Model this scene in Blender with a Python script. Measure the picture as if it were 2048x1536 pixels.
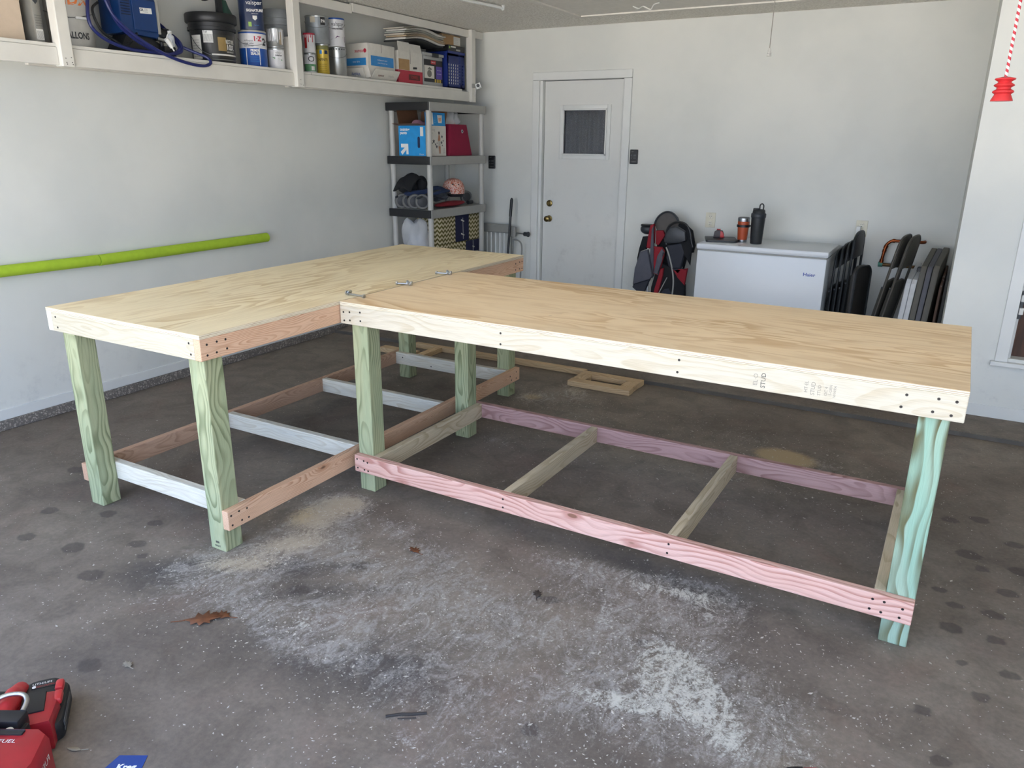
import bpy, bmesh, math, random
import numpy as np
from mathutils import Vector, Matrix, Euler

random.seed(11); RNG = np.random.default_rng(11)
scn = bpy.context.scene
for o in list(bpy.data.objects): bpy.data.objects.remove(o)
PI = math.pi; R = math.radians

# ---------------------------------------------------------------- camera
cam = bpy.data.cameras.new('camera'); cam_o = bpy.data.objects.new('camera', cam); scn.collection.objects.link(cam_o)
cam.sensor_fit = 'HORIZONTAL'; cam.sensor_width = 36.0; cam.lens = 36.0 * 1518.5 / 2048; cam.clip_start = .02; cam.clip_end = 300
cam_o.matrix_world = Matrix.Translation((2.2934, -1.7603, 1.5895)) @ Matrix.Rotation(.5136, 4, 'Z') @ Matrix.Rotation(1.2616, 4, 'X') @ Matrix.Rotation(.0092, 4, 'Z')
scn.camera = cam_o
# ---------------------------------------------------------------- view, sky, sun
vs = scn.view_settings
vs.view_transform = 'Standard'; vs.look = 'None'; vs.gamma = 1; vs.use_curve_mapping = False
vs.exposure = 1.78
w = bpy.data.worlds.new('sky'); scn.world = w; w.use_nodes = True
nt = w.node_tree; nt.nodes.clear()
_o = nt.nodes.new('ShaderNodeOutputWorld'); _b = nt.nodes.new('ShaderNodeBackground'); _r = nt.nodes.new('ShaderNodeValToRGB')
_t = nt.nodes.new('ShaderNodeTexCoord'); _s = nt.nodes.new('ShaderNodeSeparateXYZ')
nt.links.new(_t.outputs['Generated'], _s.inputs[0]); nt.links.new(_s.outputs['Z'], _r.inputs[0])
nt.links.new(_r.outputs[0], _b.inputs[0]); nt.links.new(_b.outputs[0], _o.inputs[0])
_r.color_ramp.elements[0].position = 0.0; _r.color_ramp.elements[0].color = (.66, .79, 1.0, 1)
_r.color_ramp.elements[1].position = .75; _r.color_ramp.elements[1].color = (.30, .50, .95, 1)
_b.inputs[1].default_value = 1.5
sun = bpy.data.lights.new('sun', 'SUN'); sun.energy = 14.5; sun.angle = R(1); sun.color = (1, .93, .82)
sun_o = bpy.data.objects.new('sun', sun); scn.collection.objects.link(sun_o)
sun_o.rotation_euler = Vector((1, -.35, -1.0)).to_track_quat('-Z', 'Y').to_euler()
# the sky through the open garage doorway, sampled as a portal
pl = bpy.data.lights.new('doorway_portal', 'AREA'); pl.shape = 'RECTANGLE'; pl.size = 6.4; pl.size_y = 2.46; pl.cycles.is_portal = True
pl_o = bpy.data.objects.new('doorway_portal', pl); scn.collection.objects.link(pl_o)
pl_o.location = (1.2, -1.66, 1.22); pl_o.rotation_euler = Vector((0, 1, 0)).to_track_quat('-Z', 'Z').to_euler()

# ---------------------------------------------------------------- helpers
def link(o, parent=None):
    scn.collection.objects.link(o)
    if parent is not None: o.parent = parent
    return o
def tag(o, label, cat, group=None, kind=None):
    o['label'] = label; o['category'] = cat
    if group: o['group'] = group
    if kind: o['kind'] = kind
    return o
def thing(name, label, cat, loc=(0, 0, 0), rz=0, group=None):
    o = bpy.data.objects.new(name, None); o.empty_display_size = .05; link(o)
    o.location = loc; o.rotation_euler = (0, 0, rz); return tag(o, label, cat, group)
def struct(o):
    o['kind'] = 'structure'; return o
def frame(x, y, z, X, Y):
    """matrix with origin and the given X and Y directions"""
    X = Vector(X).normalized(); Z = X.cross(Vector(Y)).normalized(); Y = Z.cross(X)
    m = Matrix((X, Y, Z)).transposed().to_4x4(); m.translation = (x, y, z); return m
T = lambda x, y, z: Matrix.Translation((x, y, z))
RX = lambda a: Matrix.Rotation(a, 4, 'X')
RY = lambda a: Matrix.Rotation(a, 4, 'Y')
RZ = lambda a: Matrix.Rotation(a, 4, 'Z')
LOCAL = {}
class MB:
    def __init__(s): s.bm = bmesh.new()
    def _add(s, vs_, fs, M=None):
        v = [s.bm.verts.new(M @ Vector(p) if M else p) for p in vs_]
        return [s.bm.faces.new([v[i] for i in f]) for f in fs]
    def box(s, lo, hi, bev=0, M=None, seg=2):
        x0, y0, z0 = lo; x1, y1, z1 = hi
        p = [(x0, y0, z0), (x1, y0, z0), (x1, y1, z0), (x0, y1, z0), (x0, y0, z1), (x1, y0, z1), (x1, y1, z1), (x0, y1, z1)]
        f = s._add(p, [(3, 2, 1, 0), (4, 5, 6, 7), (0, 1, 5, 4), (1, 2, 6, 5), (2, 3, 7, 6), (3, 0, 4, 7)], M)
        if bev:
            e = list({e for q in f for e in q.edges})
            bmesh.ops.bevel(s.bm, geom=e, offset=bev, segments=seg, affect='EDGES', profile=.5)
        return s
    def prism(s, poly, d, M=None, bev=0, z0=0):
        n = len(poly); p = [(x, y, z0) for x, y in poly] + [(x, y, z0 + d) for x, y in poly]
        f = s._add(p, [tuple(range(n))[::-1], tuple(range(n, 2 * n))] + [(i, (i + 1) % n, n + (i + 1) % n, n + i) for i in range(n)], M)
        if bev:
            e = list({e for q in f[:2] for e in q.edges})
            bmesh.ops.bevel(s.bm, geom=e, offset=bev, segments=2, affect='EDGES', profile=.5)
        return s
    def lathe(s, prof, seg=28, M=None, a0=0, a1=2 * PI):
        full = abs(a1 - a0 - 2 * PI) < 1e-6; n = seg if full else seg + 1; v = []
        for r, z in prof:
            v.append([s.bm.verts.new((M @ Vector((r * math.cos(a), r * math.sin(a), z))) if M else (r * math.cos(a), r * math.sin(a), z))
                      for a in [a0 + (a1 - a0) * i / seg for i in range(n)]] if r > 1e-6 else [s.bm.verts.new(M @ Vector((0, 0, z)) if M else (0, 0, z))])
        for a, b in zip(v, v[1:]):
            for i in range(seg):
                j = (i + 1) % n
                q = [a[i % len(a)], a[j % len(a)], b[j % len(b)], b[i % len(b)]]
                u = []
                for k in q:
                    if k not in u: u.append(k)
                if len(u) > 2:
                    try: s.bm.faces.new(u)
                    except ValueError: pass
        return s
    def cyl(s, p0, p1, r0, r1=None, seg=14, M=None):
        p0, p1 = Vector(p0), Vector(p1); r1 = r0 if r1 is None else r1; d = p1 - p0
        m = T(*p0) @ d.to_track_quat('Z', 'Y').to_matrix().to_4x4()
        if M: m = M @ m
        return s.lathe([(0, 0), (r0, 0), (r1, d.length), (0, d.length)], seg, m)
    def tube(s, pts, r, seg=8, closed=False, M=None, flat=1.0):
        pts = [Vector(p) for p in pts]
        if M: pts = [M @ p for p in pts]
        n = len(pts); rings = []; N = None
        for i, p in enumerate(pts):
            a = pts[i - 1] if (i > 0 or closed) else p; b = pts[(i + 1) % n] if (i < n - 1 or closed) else p
            t = (b - a).normalized()
            if N is None:
                N = t.cross(Vector((0, 0, 1)) if abs(t.z) < .9 else Vector((1, 0, 0))).normalized()
            N = (N - t * N.dot(t)).normalized(); B = t.cross(N)
            rr = r[i] if isinstance(r, (list, tuple)) else r
            rings.append([s.bm.verts.new(p + N * rr * math.cos(2 * PI * k / seg) + B * rr * flat * math.sin(2 * PI * k / seg)) for k in range(seg)])
        for i in range(n if closed else n - 1):
            a, b = rings[i], rings[(i + 1) % n]
            for k in range(seg): s.bm.faces.new((a[k], a[(k + 1) % seg], b[(k + 1) % seg], b[k]))
        if not closed:
            s.bm.faces.new(rings[0][::-1]); s.bm.faces.new(rings[-1])
        return s
    def ball(s, c, r, seg=20, rings=12, M=None):
        rx, ry, rz = r if isinstance(r, (tuple, list)) else (r, r, r)
        m = T(*c) @ Matrix.Diagonal((rx, ry, rz, 1))
        if M: m = M @ m
        return s.lathe([(math.cos(a), math.sin(a)) if 0 < i < rings else (0, math.sin(a)) for i, a in enumerate([-PI / 2 + PI * i / rings for i in range(rings + 1)])], seg, m)
    def grid(s, fn, nu, nv, closed_u=False):
        g = [[s.bm.verts.new(fn(i / nu, j / nv)) for j in range(nv + 1)] for i in range(nu if closed_u else nu + 1)]
        for i in range(nu):
            for j in range(nv): s.bm.faces.new((g[i][j], g[(i + 1) % len(g)][j], g[(i + 1) % len(g)][j + 1], g[i][j + 1]))
        return s
    def build(s, name, mat, parent=None, smooth=40, loc=None, M=None, solid=0, sub=0):
        bmesh.ops.recalc_face_normals(s.bm, faces=s.bm.faces)
        me = bpy.data.meshes.new(name); s.bm.to_mesh(me); s.bm.free()
        if smooth:
            me.polygons.foreach_set('use_smooth', [True] * len(me.polygons)); me.set_sharp_from_angle(angle=R(smooth))
        me.materials.append(mat); o = bpy.data.objects.new(name, me); link(o, parent)
        if loc is not None: o.location = loc
        if M is not None: o.matrix_local = M; LOCAL[o.name] = M.copy()
        if solid:
            q = o.modifiers.new('thickness', 'SOLIDIFY'); q.thickness = solid; q.offset = 0
        if sub:
            q = o.modifiers.new('smooth', 'SUBSURF'); q.levels = q.render_levels = sub
        return o
def box(name, lo, hi, mat, parent=None, bev=.002, M=None): return MB().box(lo, hi, bev, M).build(name, mat, parent, 18)
def lathe(name, prof, mat, parent=None, c=(0, 0, 0), seg=28): return MB().lathe(prof, seg).build(name, mat, parent, loc=c)
def arc(c, r, a0, a1, n, f):
    return [f(c[0] + r * math.cos(a0 + (a1 - a0) * i / n), c[1] + r * math.sin(a0 + (a1 - a0) * i / n)) for i in range(n + 1)]
def smooth_path(pts, n=6, closed=False):
    P = [Vector(p) for p in pts]; out = []; N = len(P)
    for i in range(N if closed else N - 1):
        g = (lambda k: P[k % N]) if closed else (lambda k: P[max(0, min(N - 1, k))])
        a, b, c, d = g(i - 1), g(i), g(i + 1), g(i + 2)
        for k in range(n):
            t = k / n
            out.append(.5 * ((2 * b) + (c - a) * t + (2 * a - 5 * b + 4 * c - d) * t * t + (3 * b - a - 3 * c + d) * t ** 3))
    if not closed: out.append(P[-1])
    return out
def round_poly(w, h, r, n=5):
    p = []
    for cx, cy, a in ((w / 2 - r, h / 2 - r, 0), (-w / 2 + r, h / 2 - r, PI / 2), (-w / 2 + r, -h / 2 + r, PI), (w / 2 - r, -h / 2 + r, 3 * PI / 2)):
        p += [(cx + r * math.cos(a + PI / 2 * i / n), cy + r * math.sin(a + PI / 2 * i / n)) for i in range(n + 1)]
    return p
TEXTS = []
def text(s, size, mat, parent, M, bend=None, name='lettering', align='CENTER', sx=1.0, bold=0.0):
    """flat print; M places it (x right, y up, z out) in the parent's space; bend=(radius, centre angle) wraps it on a vertical cylinder about M's origin"""
    c = bpy.data.curves.new('print', 'FONT'); c.body = s; c.size = size; c.align_x = align; c.align_y = 'CENTER'; c.resolution_u = 2; c.offset = bold * size
    o = bpy.data.objects.new('print', c); link(o); TEXTS.append((o, mat, parent, M, bend, name, sx))
def flush_texts():
    bpy.context.view_layer.update(); dg = bpy.context.evaluated_depsgraph_get()
    for o, mat, parent, M, bend, name, sx in TEXTS:
        me = bpy.data.meshes.new_from_object(o.evaluated_get(dg)); me.materials.clear(); me.materials.append(mat); me.name = name
        for v in me.vertices:
            x, y, z = v.co; x *= sx
            if bend: r, a = bend; v.co = M @ Vector((r * math.cos(a + x / r), r * math.sin(a + x / r), y))
            else: v.co = M @ Vector((x, y, 0))
        n = bpy.data.objects.new(name, me); link(n, parent)
    for q in TEXTS:
        c = q[0].data; bpy.data.objects.remove(q[0]); bpy.data.curves.remove(c)
def patch(name, w_, h_, mat, parent, M, bend=None, th=.0004):
    m = MB(); n = 12 if bend else 1
    def f(u, v):
        x = (u - .5) * w_; y = (v - .5) * h_
        if bend: r, a = bend; return M @ Vector((r * math.cos(a + x / r), r * math.sin(a + x / r), y))
        return M @ Vector((x, y, 0))
    m.grid(f, n, 1); return m.build(name, mat, parent, smooth=60)
def poly_print(name, poly, mat, parent, M, bend=None):
    m = MB()
    def f(x, y):
        if bend: r, a = bend; return M @ Vector((r * math.cos(a + x / r), r * math.sin(a + x / r), y))
        return M @ Vector((x, y, 0))
    for p in (poly if isinstance(poly[0][0], (tuple, list)) else [poly]): m.bm.faces.new([m.bm.verts.new(f(*q)) for q in p])
    return m.build(name, mat, parent, smooth=0)

# ---------------------------------------------------------------- materials
def lin(c):
    if isinstance(c, str):
        c = [int(c[i:i + 2], 16) / 255 for i in (0, 2, 4)]
        c = [x / 12.92 if x <= .04045 else ((x + .055) / 1.055) ** 2.4 for x in c]
    return tuple(c[:3]) + (1,)
class NT:
    def __init__(s, name):
        s.m = bpy.data.materials.new(name); s.m.use_nodes = True; s.t = s.m.node_tree; s.t.nodes.clear()
        s.out = s.t.nodes.new('ShaderNodeOutputMaterial'); s.p = s.t.nodes.new('ShaderNodeBsdfPrincipled')
        s.t.links.new(s.p.outputs[0], s.out.inputs[0])
    def n(s, typ, ins=None, out=0, **props):
        n = s.t.nodes.new('ShaderNode' + typ)
        for k, v in props.items(): setattr(n, k, v)
        for k, v in (ins or {}).items(): s.set(n.inputs[k], v)
        return n.outputs[out]
    def set(s, i, v):
        if isinstance(v, bpy.types.NodeSocket): s.t.links.new(v, i)
        else: i.default_value = v
    def math(s, op, a, b=0, c=0, clamp=False):
        n = s.t.nodes.new('ShaderNodeMath'); n.operation = op; n.use_clamp = clamp
        for i, v in enumerate((a, b, c)): s.set(n.inputs[i], v)
        return n.outputs[0]
    def mix(s, f, a, b, mode='MIX'):
        n = s.t.nodes.new('ShaderNodeMix'); n.data_type = 'RGBA'; n.blend_type = mode; n.clamp_factor = True
        s.set(n.inputs[0], f); s.set(n.inputs[6], a); s.set(n.inputs[7], b); return n.outputs[2]
    def noise(s, vec, scale=1., detail=2., rough=.5, dist=0., out=0):
        return s.n('TexNoise', {'Vector': vec, 'Scale': scale, 'Detail': detail, 'Roughness': rough, 'Distortion': dist}, out)
    def xyz(s, x, y, z): return s.n('CombineXYZ', {0: x, 1: y, 2: z})
    def sep(s, v):
        n = s.t.nodes.new('ShaderNodeSeparateXYZ'); s.set(n.inputs[0], v); return n.outputs
    def smooth(s, v, a, b, lo=0., hi=1.):
        n = s.t.nodes.new('ShaderNodeMapRange'); n.interpolation_type = 'SMOOTHSTEP'
        for i, q in enumerate((v, a, b, lo, hi)): s.set(n.inputs[i], q)
        return n.outputs[0]
    def obj(s): return s.n('TexCoord', out=3)
    def rnd(s): return s.n('ObjectInfo', out=5)
    def fin(s, col, rough=.6, metal=0., bump=None, bs=.2, bd=.002, spec=None, **kw):
        s.set(s.p.inputs['Base Color'], col); s.set(s.p.inputs['Roughness'], rough); s.set(s.p.inputs['Metallic'], metal)
        if spec is not None: s.p.inputs['Specular IOR Level'].default_value = spec
        if bump is not None:
            s.set(s.p.inputs['Normal'], s.n('Bump', {'Height': bump, 'Strength': bs, 'Distance': bd}))
        for k, v in kw.items(): s.set(s.p.inputs[k], v)
        return s.m
def mat(name, col, rough=.5, metal=0., var=.06, scale=25., bump=0., bscale=200., **kw):
    a = NT(name); co = a.obj(); c = lin(col)
    n = a.noise(co, scale, 3.)
    f = a.smooth(n, .3, .7, 1 - var, 1 + var * .5)
    cc = a.mix(1., c, a.xyz(f, f, f), 'MULTIPLY')
    b = a.noise(co, bscale, 2.) if bump else None
    return a.fin(cc, rough, metal, b, bump, .001, **kw)
def wood(name, base, late, k=95., knot=.5, tint=None, rough=.62, ring=.6, tintf=.5, kcol=(.13, .07, .04)):
    a = NT(name); co = a.obj(); r = a.rnd(); x, y, z = a.sep(co)
    X = a.math('ADD', x, a.math('MULTIPLY', r, 37.)); r2 = a.math('FRACT', a.math('MULTIPLY', r, 7.31))
    low = a.xyz(a.math('MULTIPLY', X, 1.9), a.math('MULTIPLY', y, 5.), a.math('MULTIPLY', z, 5.))
    n1 = a.noise(low, 1., 2.); n2 = a.noise(a.n('VectorMath', {0: low, 1: (9., 4., 2.)}), 1., 2.)
    fine = a.noise(a.xyz(a.math('MULTIPLY', X, 6.), a.math('MULTIPLY', y, 40.), a.math('MULTIPLY', z, 40.)), 1., 2.)
    # knots
    kv = a.xyz(a.math('MULTIPLY', X, 3.1), a.math('MULTIPLY', y, 7.5), a.math('MULTIPLY', z, 7.5))
    vd = a.n('TexVoronoi', {'Vector': kv, 'Scale': 1., 'Randomness': .9}, 0); vc = a.n('TexVoronoi', {'Vector': kv, 'Scale': 1., 'Randomness': .9}, 1)
    on = a.math('GREATER_THAN', a.sep(vc)[0], 1 - knot)
    kd = a.math('ADD', vd, a.math('MULTIPLY', a.math('SUBTRACT', 1., on), 9.))
    defl = a.math('MULTIPLY', a.math('POWER', 2.718, a.math('MULTIPLY', a.math('POWER', a.math('MULTIPLY', kd, 4.), 2.), -1.)), .02)
    yy = a.math('ADD', a.math('ADD', y, a.math('MULTIPLY', a.math('SUBTRACT', r, .5), .09)), a.math('MULTIPLY', a.math('SUBTRACT', n1, .5), .15))
    zz = a.math('ADD', a.math('ADD', z, a.math('MULTIPLY', a.math('SUBTRACT', r2, .5), .11)), a.math('MULTIPLY', a.math('SUBTRACT', n2, .5), .15))
    rad = a.math('ADD', a.math('ADD', a.math('SQRT', a.math('ADD', a.math('MULTIPLY', yy, yy), a.math('MULTIPLY', zz, zz))), defl), a.math('MULTIPLY', fine, .003))
    sw = a.math('FRACT', a.math('MULTIPLY', rad, k))
    lt = a.math('MULTIPLY', a.smooth(sw, .35, .9), a.smooth(sw, 1., .93))
    lt = a.math('MULTIPLY', lt, a.smooth(a.noise(low, 2.3, 1.), .3, .65, .35, 1.))
    c = lin(base)
    if tint is not None:
        c = a.mix(a.math('MULTIPLY', a.smooth(a.noise(a.xyz(a.math('MULTIPLY', X, 2.2), a.math('MULTIPLY', y, 16.), a.math('MULTIPLY', z, 16.)), 1., 3.), .42, .62), tintf), c, lin(tint))
    c = a.mix(a.math('MULTIPLY', lt, ring), c, lin(late))
    fib = a.noise(a.xyz(a.math('MULTIPLY', X, 14.), a.math('MULTIPLY', y, 420.), a.math('MULTIPLY', z, 420.)), 1., 2.)
    f = a.smooth(fib, .25, .75, .90, 1.06)
    c = a.mix(1., c, a.xyz(f, f, f), 'MULTIPLY')
    c = a.mix(a.smooth(kd, .2, .08, 0., .55), c, lin(late))
    c = a.mix(a.smooth(kd, .085, .05, 0., .9), c, lin(kcol))
    return a.fin(c, rough, 0., fib, .12, .0006, spec=.3)
def plywood(name, base, late):
    """rotary-cut veneer face with wide cathedral figure along X, plies on the edge by height"""
    a = NT(name); co = a.obj(); r = a.rnd(); x, y, z = a.sep(co); X = a.math('ADD', x, a.math('MULTIPLY', r, 11.))
    v = a.xyz(a.math('MULTIPLY', X, .8), a.math('MULTIPLY', y, 4.6), 0.)
    n = a.noise(v, 1., 3., .55, .35)
    s = a.math('FRACT', a.math('MULTIPLY', n, 11.)); lt = a.math('MULTIPLY', a.smooth(s, .2, .85), a.smooth(s, 1., .9))
    amp = a.smooth(a.noise(a.xyz(a.math('MULTIPLY', X, 1.1), a.math('MULTIPLY', y, 3.), 7.), 1., 2.), .35, .68, .12, .8)
    c = a.mix(a.math('MULTIPLY', lt, amp), lin(base), lin(late))
    tn = a.smooth(a.noise(a.xyz(X, a.math('MULTIPLY', y, 2.), 3.), .8, 2.), .3, .7, .93, 1.05)
    fib = a.noise(a.xyz(a.math('MULTIPLY', X, 7.), a.math('MULTIPLY', y, 260.), 0.), 1., 2.)
    f = a.math('MULTIPLY', a.smooth(fib, .25, .75, .94, 1.04), tn); c = a.mix(1., c, a.xyz(f, f, f), 'MULTIPLY')
    vo = a.n('TexVoronoi', {'Vector': a.xyz(a.math('MULTIPLY', X, 3.), a.math('MULTIPLY', y, 9.), 0.), 'Scale': 1.}, 0)
    c = a.mix(a.smooth(vo, .035, .015, 0., .55), c, lin('6b4a30'))
    # plies
    zb = a.math('FRACT', a.math('MULTIPLY', a.math('ADD', z, .0168), 1 / .0056)); dk = a.smooth(zb, .62, .7)
    grit = a.smooth(a.noise(a.xyz(a.math('MULTIPLY', x, 9.), a.math('MULTIPLY', y, 9.), a.math('MULTIPLY', z, 300.)), 1., 3.), .35, .65)
    e = a.mix(a.math('MULTIPLY', dk, a.smooth(grit, 0., 1., .35, 1.)), lin('dccfb4'), lin('98826a'))
    top = a.smooth(a.sep(a.n('NewGeometry', out=1))[2], .5, .9)
    c = a.mix(top, e, c)
    return a.fin(c, .55, 0., fib, .1, .0004, spec=.3)

M_ = {}
M_['pine'] = wood('pale_pine', 'cbc1ac', 'b09d7c', 62, .45, ring=.45, kcol=(.42, .28, .17))
M_['pine_dull'] = wood('dull_pine', 'bdb5a0', 'a39273', 70, .4, ring=.45, kcol=(.42, .28, .17))
M_['spruce'] = wood('whitish_spruce', 'd8d2c2', 'b5a68a', 80, .3, 'c8c6bc', ring=.45, kcol=(.3, .2, .13))
M_['fir'] = wood('orange_fir', 'd6b193', 'ab7856', 150, .25, ring=.75)
M_['shaded_fir'] = wood('shade_toned_fir', 'c4a086', '98745a', 140, .3, ring=.7)  # darker copy of the fir, with the inner rail's shade in its colour
M_['pink'] = wood('pink_dyed_fir', 'dbaf9f', 'a96858', 58, .8, 'e2bdb0', ring=.7, tintf=.4, kcol=(.22, .1, .06))
M_['mauve'] = wood('mauve_dyed_fir', 'b58e86', '8a605a', 90, .5, 'c09c92', ring=.7)
M_['cedar'] = wood('greyish_stud_wood', 'c9b99c', '9d8763', 75, .35, ring=.6)
M_['treated'] = wood('green_treated_pine', 'a8ab86', '66704e', 75, .45, '96a382', ring=.8, kcol=(.06, .06, .035))
M_['treated2'] = wood('green_treated_pine_light', '9ab09a', '5f5c3c', 42, .15, '86b09a', ring=1., tintf=.5, kcol=(.07, .06, .035))
M_['ply_a'] = plywood('plywood_pale', 'f0e0ba', 'cfb586')
M_['ply_b'] = plywood('plywood_warm', 'f0d6ae', 'cda571')
M_['oldwood'] = wood('weathered_lumber', 'c9ae88', '9a7c58', 90, .4, ring=.6)
M_['white_paint'] = mat('white_paint', 'd6d3ca', .45, var=.05, scale=6)
M_['white_trim'] = mat('white_trim_paint', 'd9dad6', .4, var=.03, scale=5)
M_['black'] = mat('black_plastic', '1b1c1e', .42)
M_['black_soft'] = mat('black_fabric', '16171a', .9, bump=.2, bscale=500)
M_['dark'] = mat('dark_grey_plastic', '34373b', .45)
M_['grey'] = mat('grey_plastic', '9d9c96', .5, var=.03)
M_['screw'] = mat('dark_screw', '3d3a38', .4, .7)
M_['steel'] = mat('zinc_steel', 'b8bcc0', .3, 1.)
M_['tin'] = mat('tinned_steel', 'a9acac', .34, .85, var=.15, scale=12)
M_['wire'] = mat('wire_steel', '77797a', .4, .9)
M_['white'] = mat('white_plastic', 'e4e4e0', .4, var=.02)
M_['paper'] = mat('white_paper', 'dcdad3', .6, var=.03)
M_['ink'] = mat('black_ink', '2a2a2c', .6)
M_['navy'] = mat('navy_print', '1b2c50', .35)
M_['blue'] = mat('blue_print', '1f4f9b', .4)
M_['skyblue'] = mat('sky_blue_print', '2f86c8', .5)
M_['cyan'] = mat('bright_blue_card', '1b8fd0', .5)
M_['red'] = mat('red_plastic', 'b02a2c', .4)
M_['redprint'] = mat('red_print', 'b3243c', .5)
M_['orange'] = mat('orange_print', 'e07b39', .5)
M_['yellow'] = mat('yellow_print', 'c3a63c', .35, .2)
M_['green'] = mat('green_print', '5f9268', .5)
M_['lime'] = mat('lime_print', '9cc25a', .5)
M_['purple'] = mat('purple_print', '5a2b5e', .5)
M_['violet'] = mat('violet_print', '5a4aa0', .5)
M_['kraft'] = mat('kraft_card', 'a8875e', .8, var=.06)
M_['beige'] = mat('beige_card', 'c9b6a0', .8, var=.04)
M_['whitecard'] = mat('white_card', 'd4d0c6', .7, var=.04)
M_['brownprint'] = mat('brown_red_print', '5b2622', .6)

# ---------------------------------------------------------------- room shell
def wall_mat(name, c1, c2):
    a = NT(name); co = a.obj(); x, y, z = a.sep(co)
    n = a.noise(co, 1.1, 4., .6); c = a.mix(a.smooth(n, .35, .65), lin(c1), lin(c2))
    sc = a.noise(co, 3.5, 5., .7); c = a.mix(a.smooth(sc, .68, .8, 0., .22), c, lin('8d8f8f'))
    low = a.smooth(z, .7, 0., 0., .25); c = a.mix(a.math('MULTIPLY', low, a.smooth(a.noise(co, 9., 4., .7), .5, .75)), c, lin('8f9094'))
    b = a.math('ADD', a.noise(co, 160., 2.), a.math('MULTIPLY', a.noise(co, 30., 2.), .6))
    return a.fin(c, .5, 0., b, .12, .002, spec=.35)
WALL = wall_mat('painted_wall', 'dcdcd5', 'd3d4ce')
def mbox(bs, name, m, bev=0):
    b = MB()
    for lo, hi in bs: b.box(lo, hi, bev)
    return struct(b.build(name, m, smooth=0))
CZ = 2.575; SZ = .027
mbox([((-2.35, -1.65, -.1), (-2.2, 5.13, CZ + .1))], 'wall_left', WALL)
mbox([((-2.2, 4.98, -.1), (-1.235, 5.13, CZ + .1)), ((-.395, 4.98, -.1), (4.6, 5.13, CZ + .1)), ((-1.235, 4.98, 2.14), (-.395, 5.13, CZ + .1))], 'wall_back', WALL)
PX, PY = 2.352, 3.42
mbox([((PX, PY, -.1), (2.715, 4.98, CZ)), ((3.75, PY, -.1), (4.6, 4.98, CZ)), ((2.715, PY, -.1), (3.75, 4.98, .40)), ((2.715, PY, 1.6), (3.75, 4.98, CZ)), ((2.715, PY + .12, .40), (3.75, 4.98, 1.6))], 'wall_alcove', WALL)
mbox([((4.6, -1.65, -.1), (4.75, 5.13, CZ + .1))], 'wall_right', WALL)
mbox([((-2.2, -1.65, -.1), (-2.0, -1.5, CZ)), ((4.4, -1.65, -.1), (4.6, -1.5, CZ)), ((-2.0, -1.65, 2.46), (4.4, -1.5, CZ))], 'wall_front', WALL)
# popcorn ceiling
a = NT('popcorn_ceiling'); co = a.obj()
pn = a.n('TexVoronoi', {'Vector': co, 'Scale': 62.}, 0); pn2 = a.noise(co, 110., 3., .6)
h = a.math('ADD', a.math('MULTIPLY', pn, -1.), pn2)
c = a.mix(a.smooth(a.math('SUBTRACT', pn, a.math('MULTIPLY', pn2, .5)), -.05, .5), lin('f6f3ea'), lin('ddd8cc'))
c = a.mix(a.smooth(a.noise(co, .9, 3.), .4, .7, 0., .35), c, lin('e0d9cb'))
POP = a.fin(c, .95, 0., h, .55, .010)
mbox([((-2.2, -1.5, CZ), (4.6, 4.98, CZ + .1))], 'ceiling', POP)
# added sun-blocking roof, driveway and lawn outside the doorway (seen only as light)
mbox([((-3, -2.1, CZ + .1), (5.4, 6, CZ + .22))], 'roof_sun_block', M_['white_trim'])
DRV = mat('driveway_concrete', 'cbc5ba', .9, var=.1, scale=1.5)
mbox([((-14, -40, -.15), (18, -2.4, -.02))], 'ground', DRV)

# ---------------------------------------------------------------- floor: worn concrete, sawdust, oil spots, painted bench shade
DUST = [(.106,.187,.30,.13,40,.9),(.063,.467,.16,.22,20,1.),(.087,-.004,.22,.10,30,.8),(.112,.609,.13,.12,0,.95),(.5,.25,.10,.35,80,.55),(.42,.55,.14,.10,20,.55),(.51,-.2,.28,.09,-10,.75),
 (.057,-.297,.28,.16,20,.42),(.03,-.11,.2,.08,20,.6),(1.754,.222,.16,.30,25,1.25),(1.6,.29,.12,.16,0,.6),(1.95,.1,.10,.25,40,.7),(1.63,.02,.16,.12,0,.8),(1.6,.69,.24,.09,10,.75),(1.75,.66,.14,.16,30,.75),
 (1.2,.66,.26,.08,0,.5),(1.16,.2,.22,.12,10,.5),(.68,.45,.10,.2,80,.55),(1.42,2.4,.22,.16,0,.35),(1.93,2.2,.26,.12,-20,.5),(.277,2.677,.14,.25,30,.75),(.1,2.42,.14,.12,0,.85),(.877,1.99,.28,.14,0,.4),
 (.3,1.62,.14,.06,-20,.7),(1.63,1.82,.35,.12,-15,.35),(1.2,-.2,.4,.2,0,.36),(1.62,1.4,.3,.16,0,.42),(.63,-.14,.16,.16,0,.55),(2.13,.13,.14,.3,30,.5),(1.45,-.45,.5,.2,10,.3),(.9,.25,.3,.3,0,.35),(1.35,.55,.3,.2,0,.35),(.75,1.4,.08,.45,-20,.35),(2.35,.35,.2,.4,30,.2),(1.1,.0,.9,.45,10,.27),(1.7,.35,.7,.5,20,.24),(.35,.0,.6,.35,0,.22),(1.3,2.1,.9,.4,0,.3),(.3,2.2,.5,.5,0,.3)]
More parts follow.
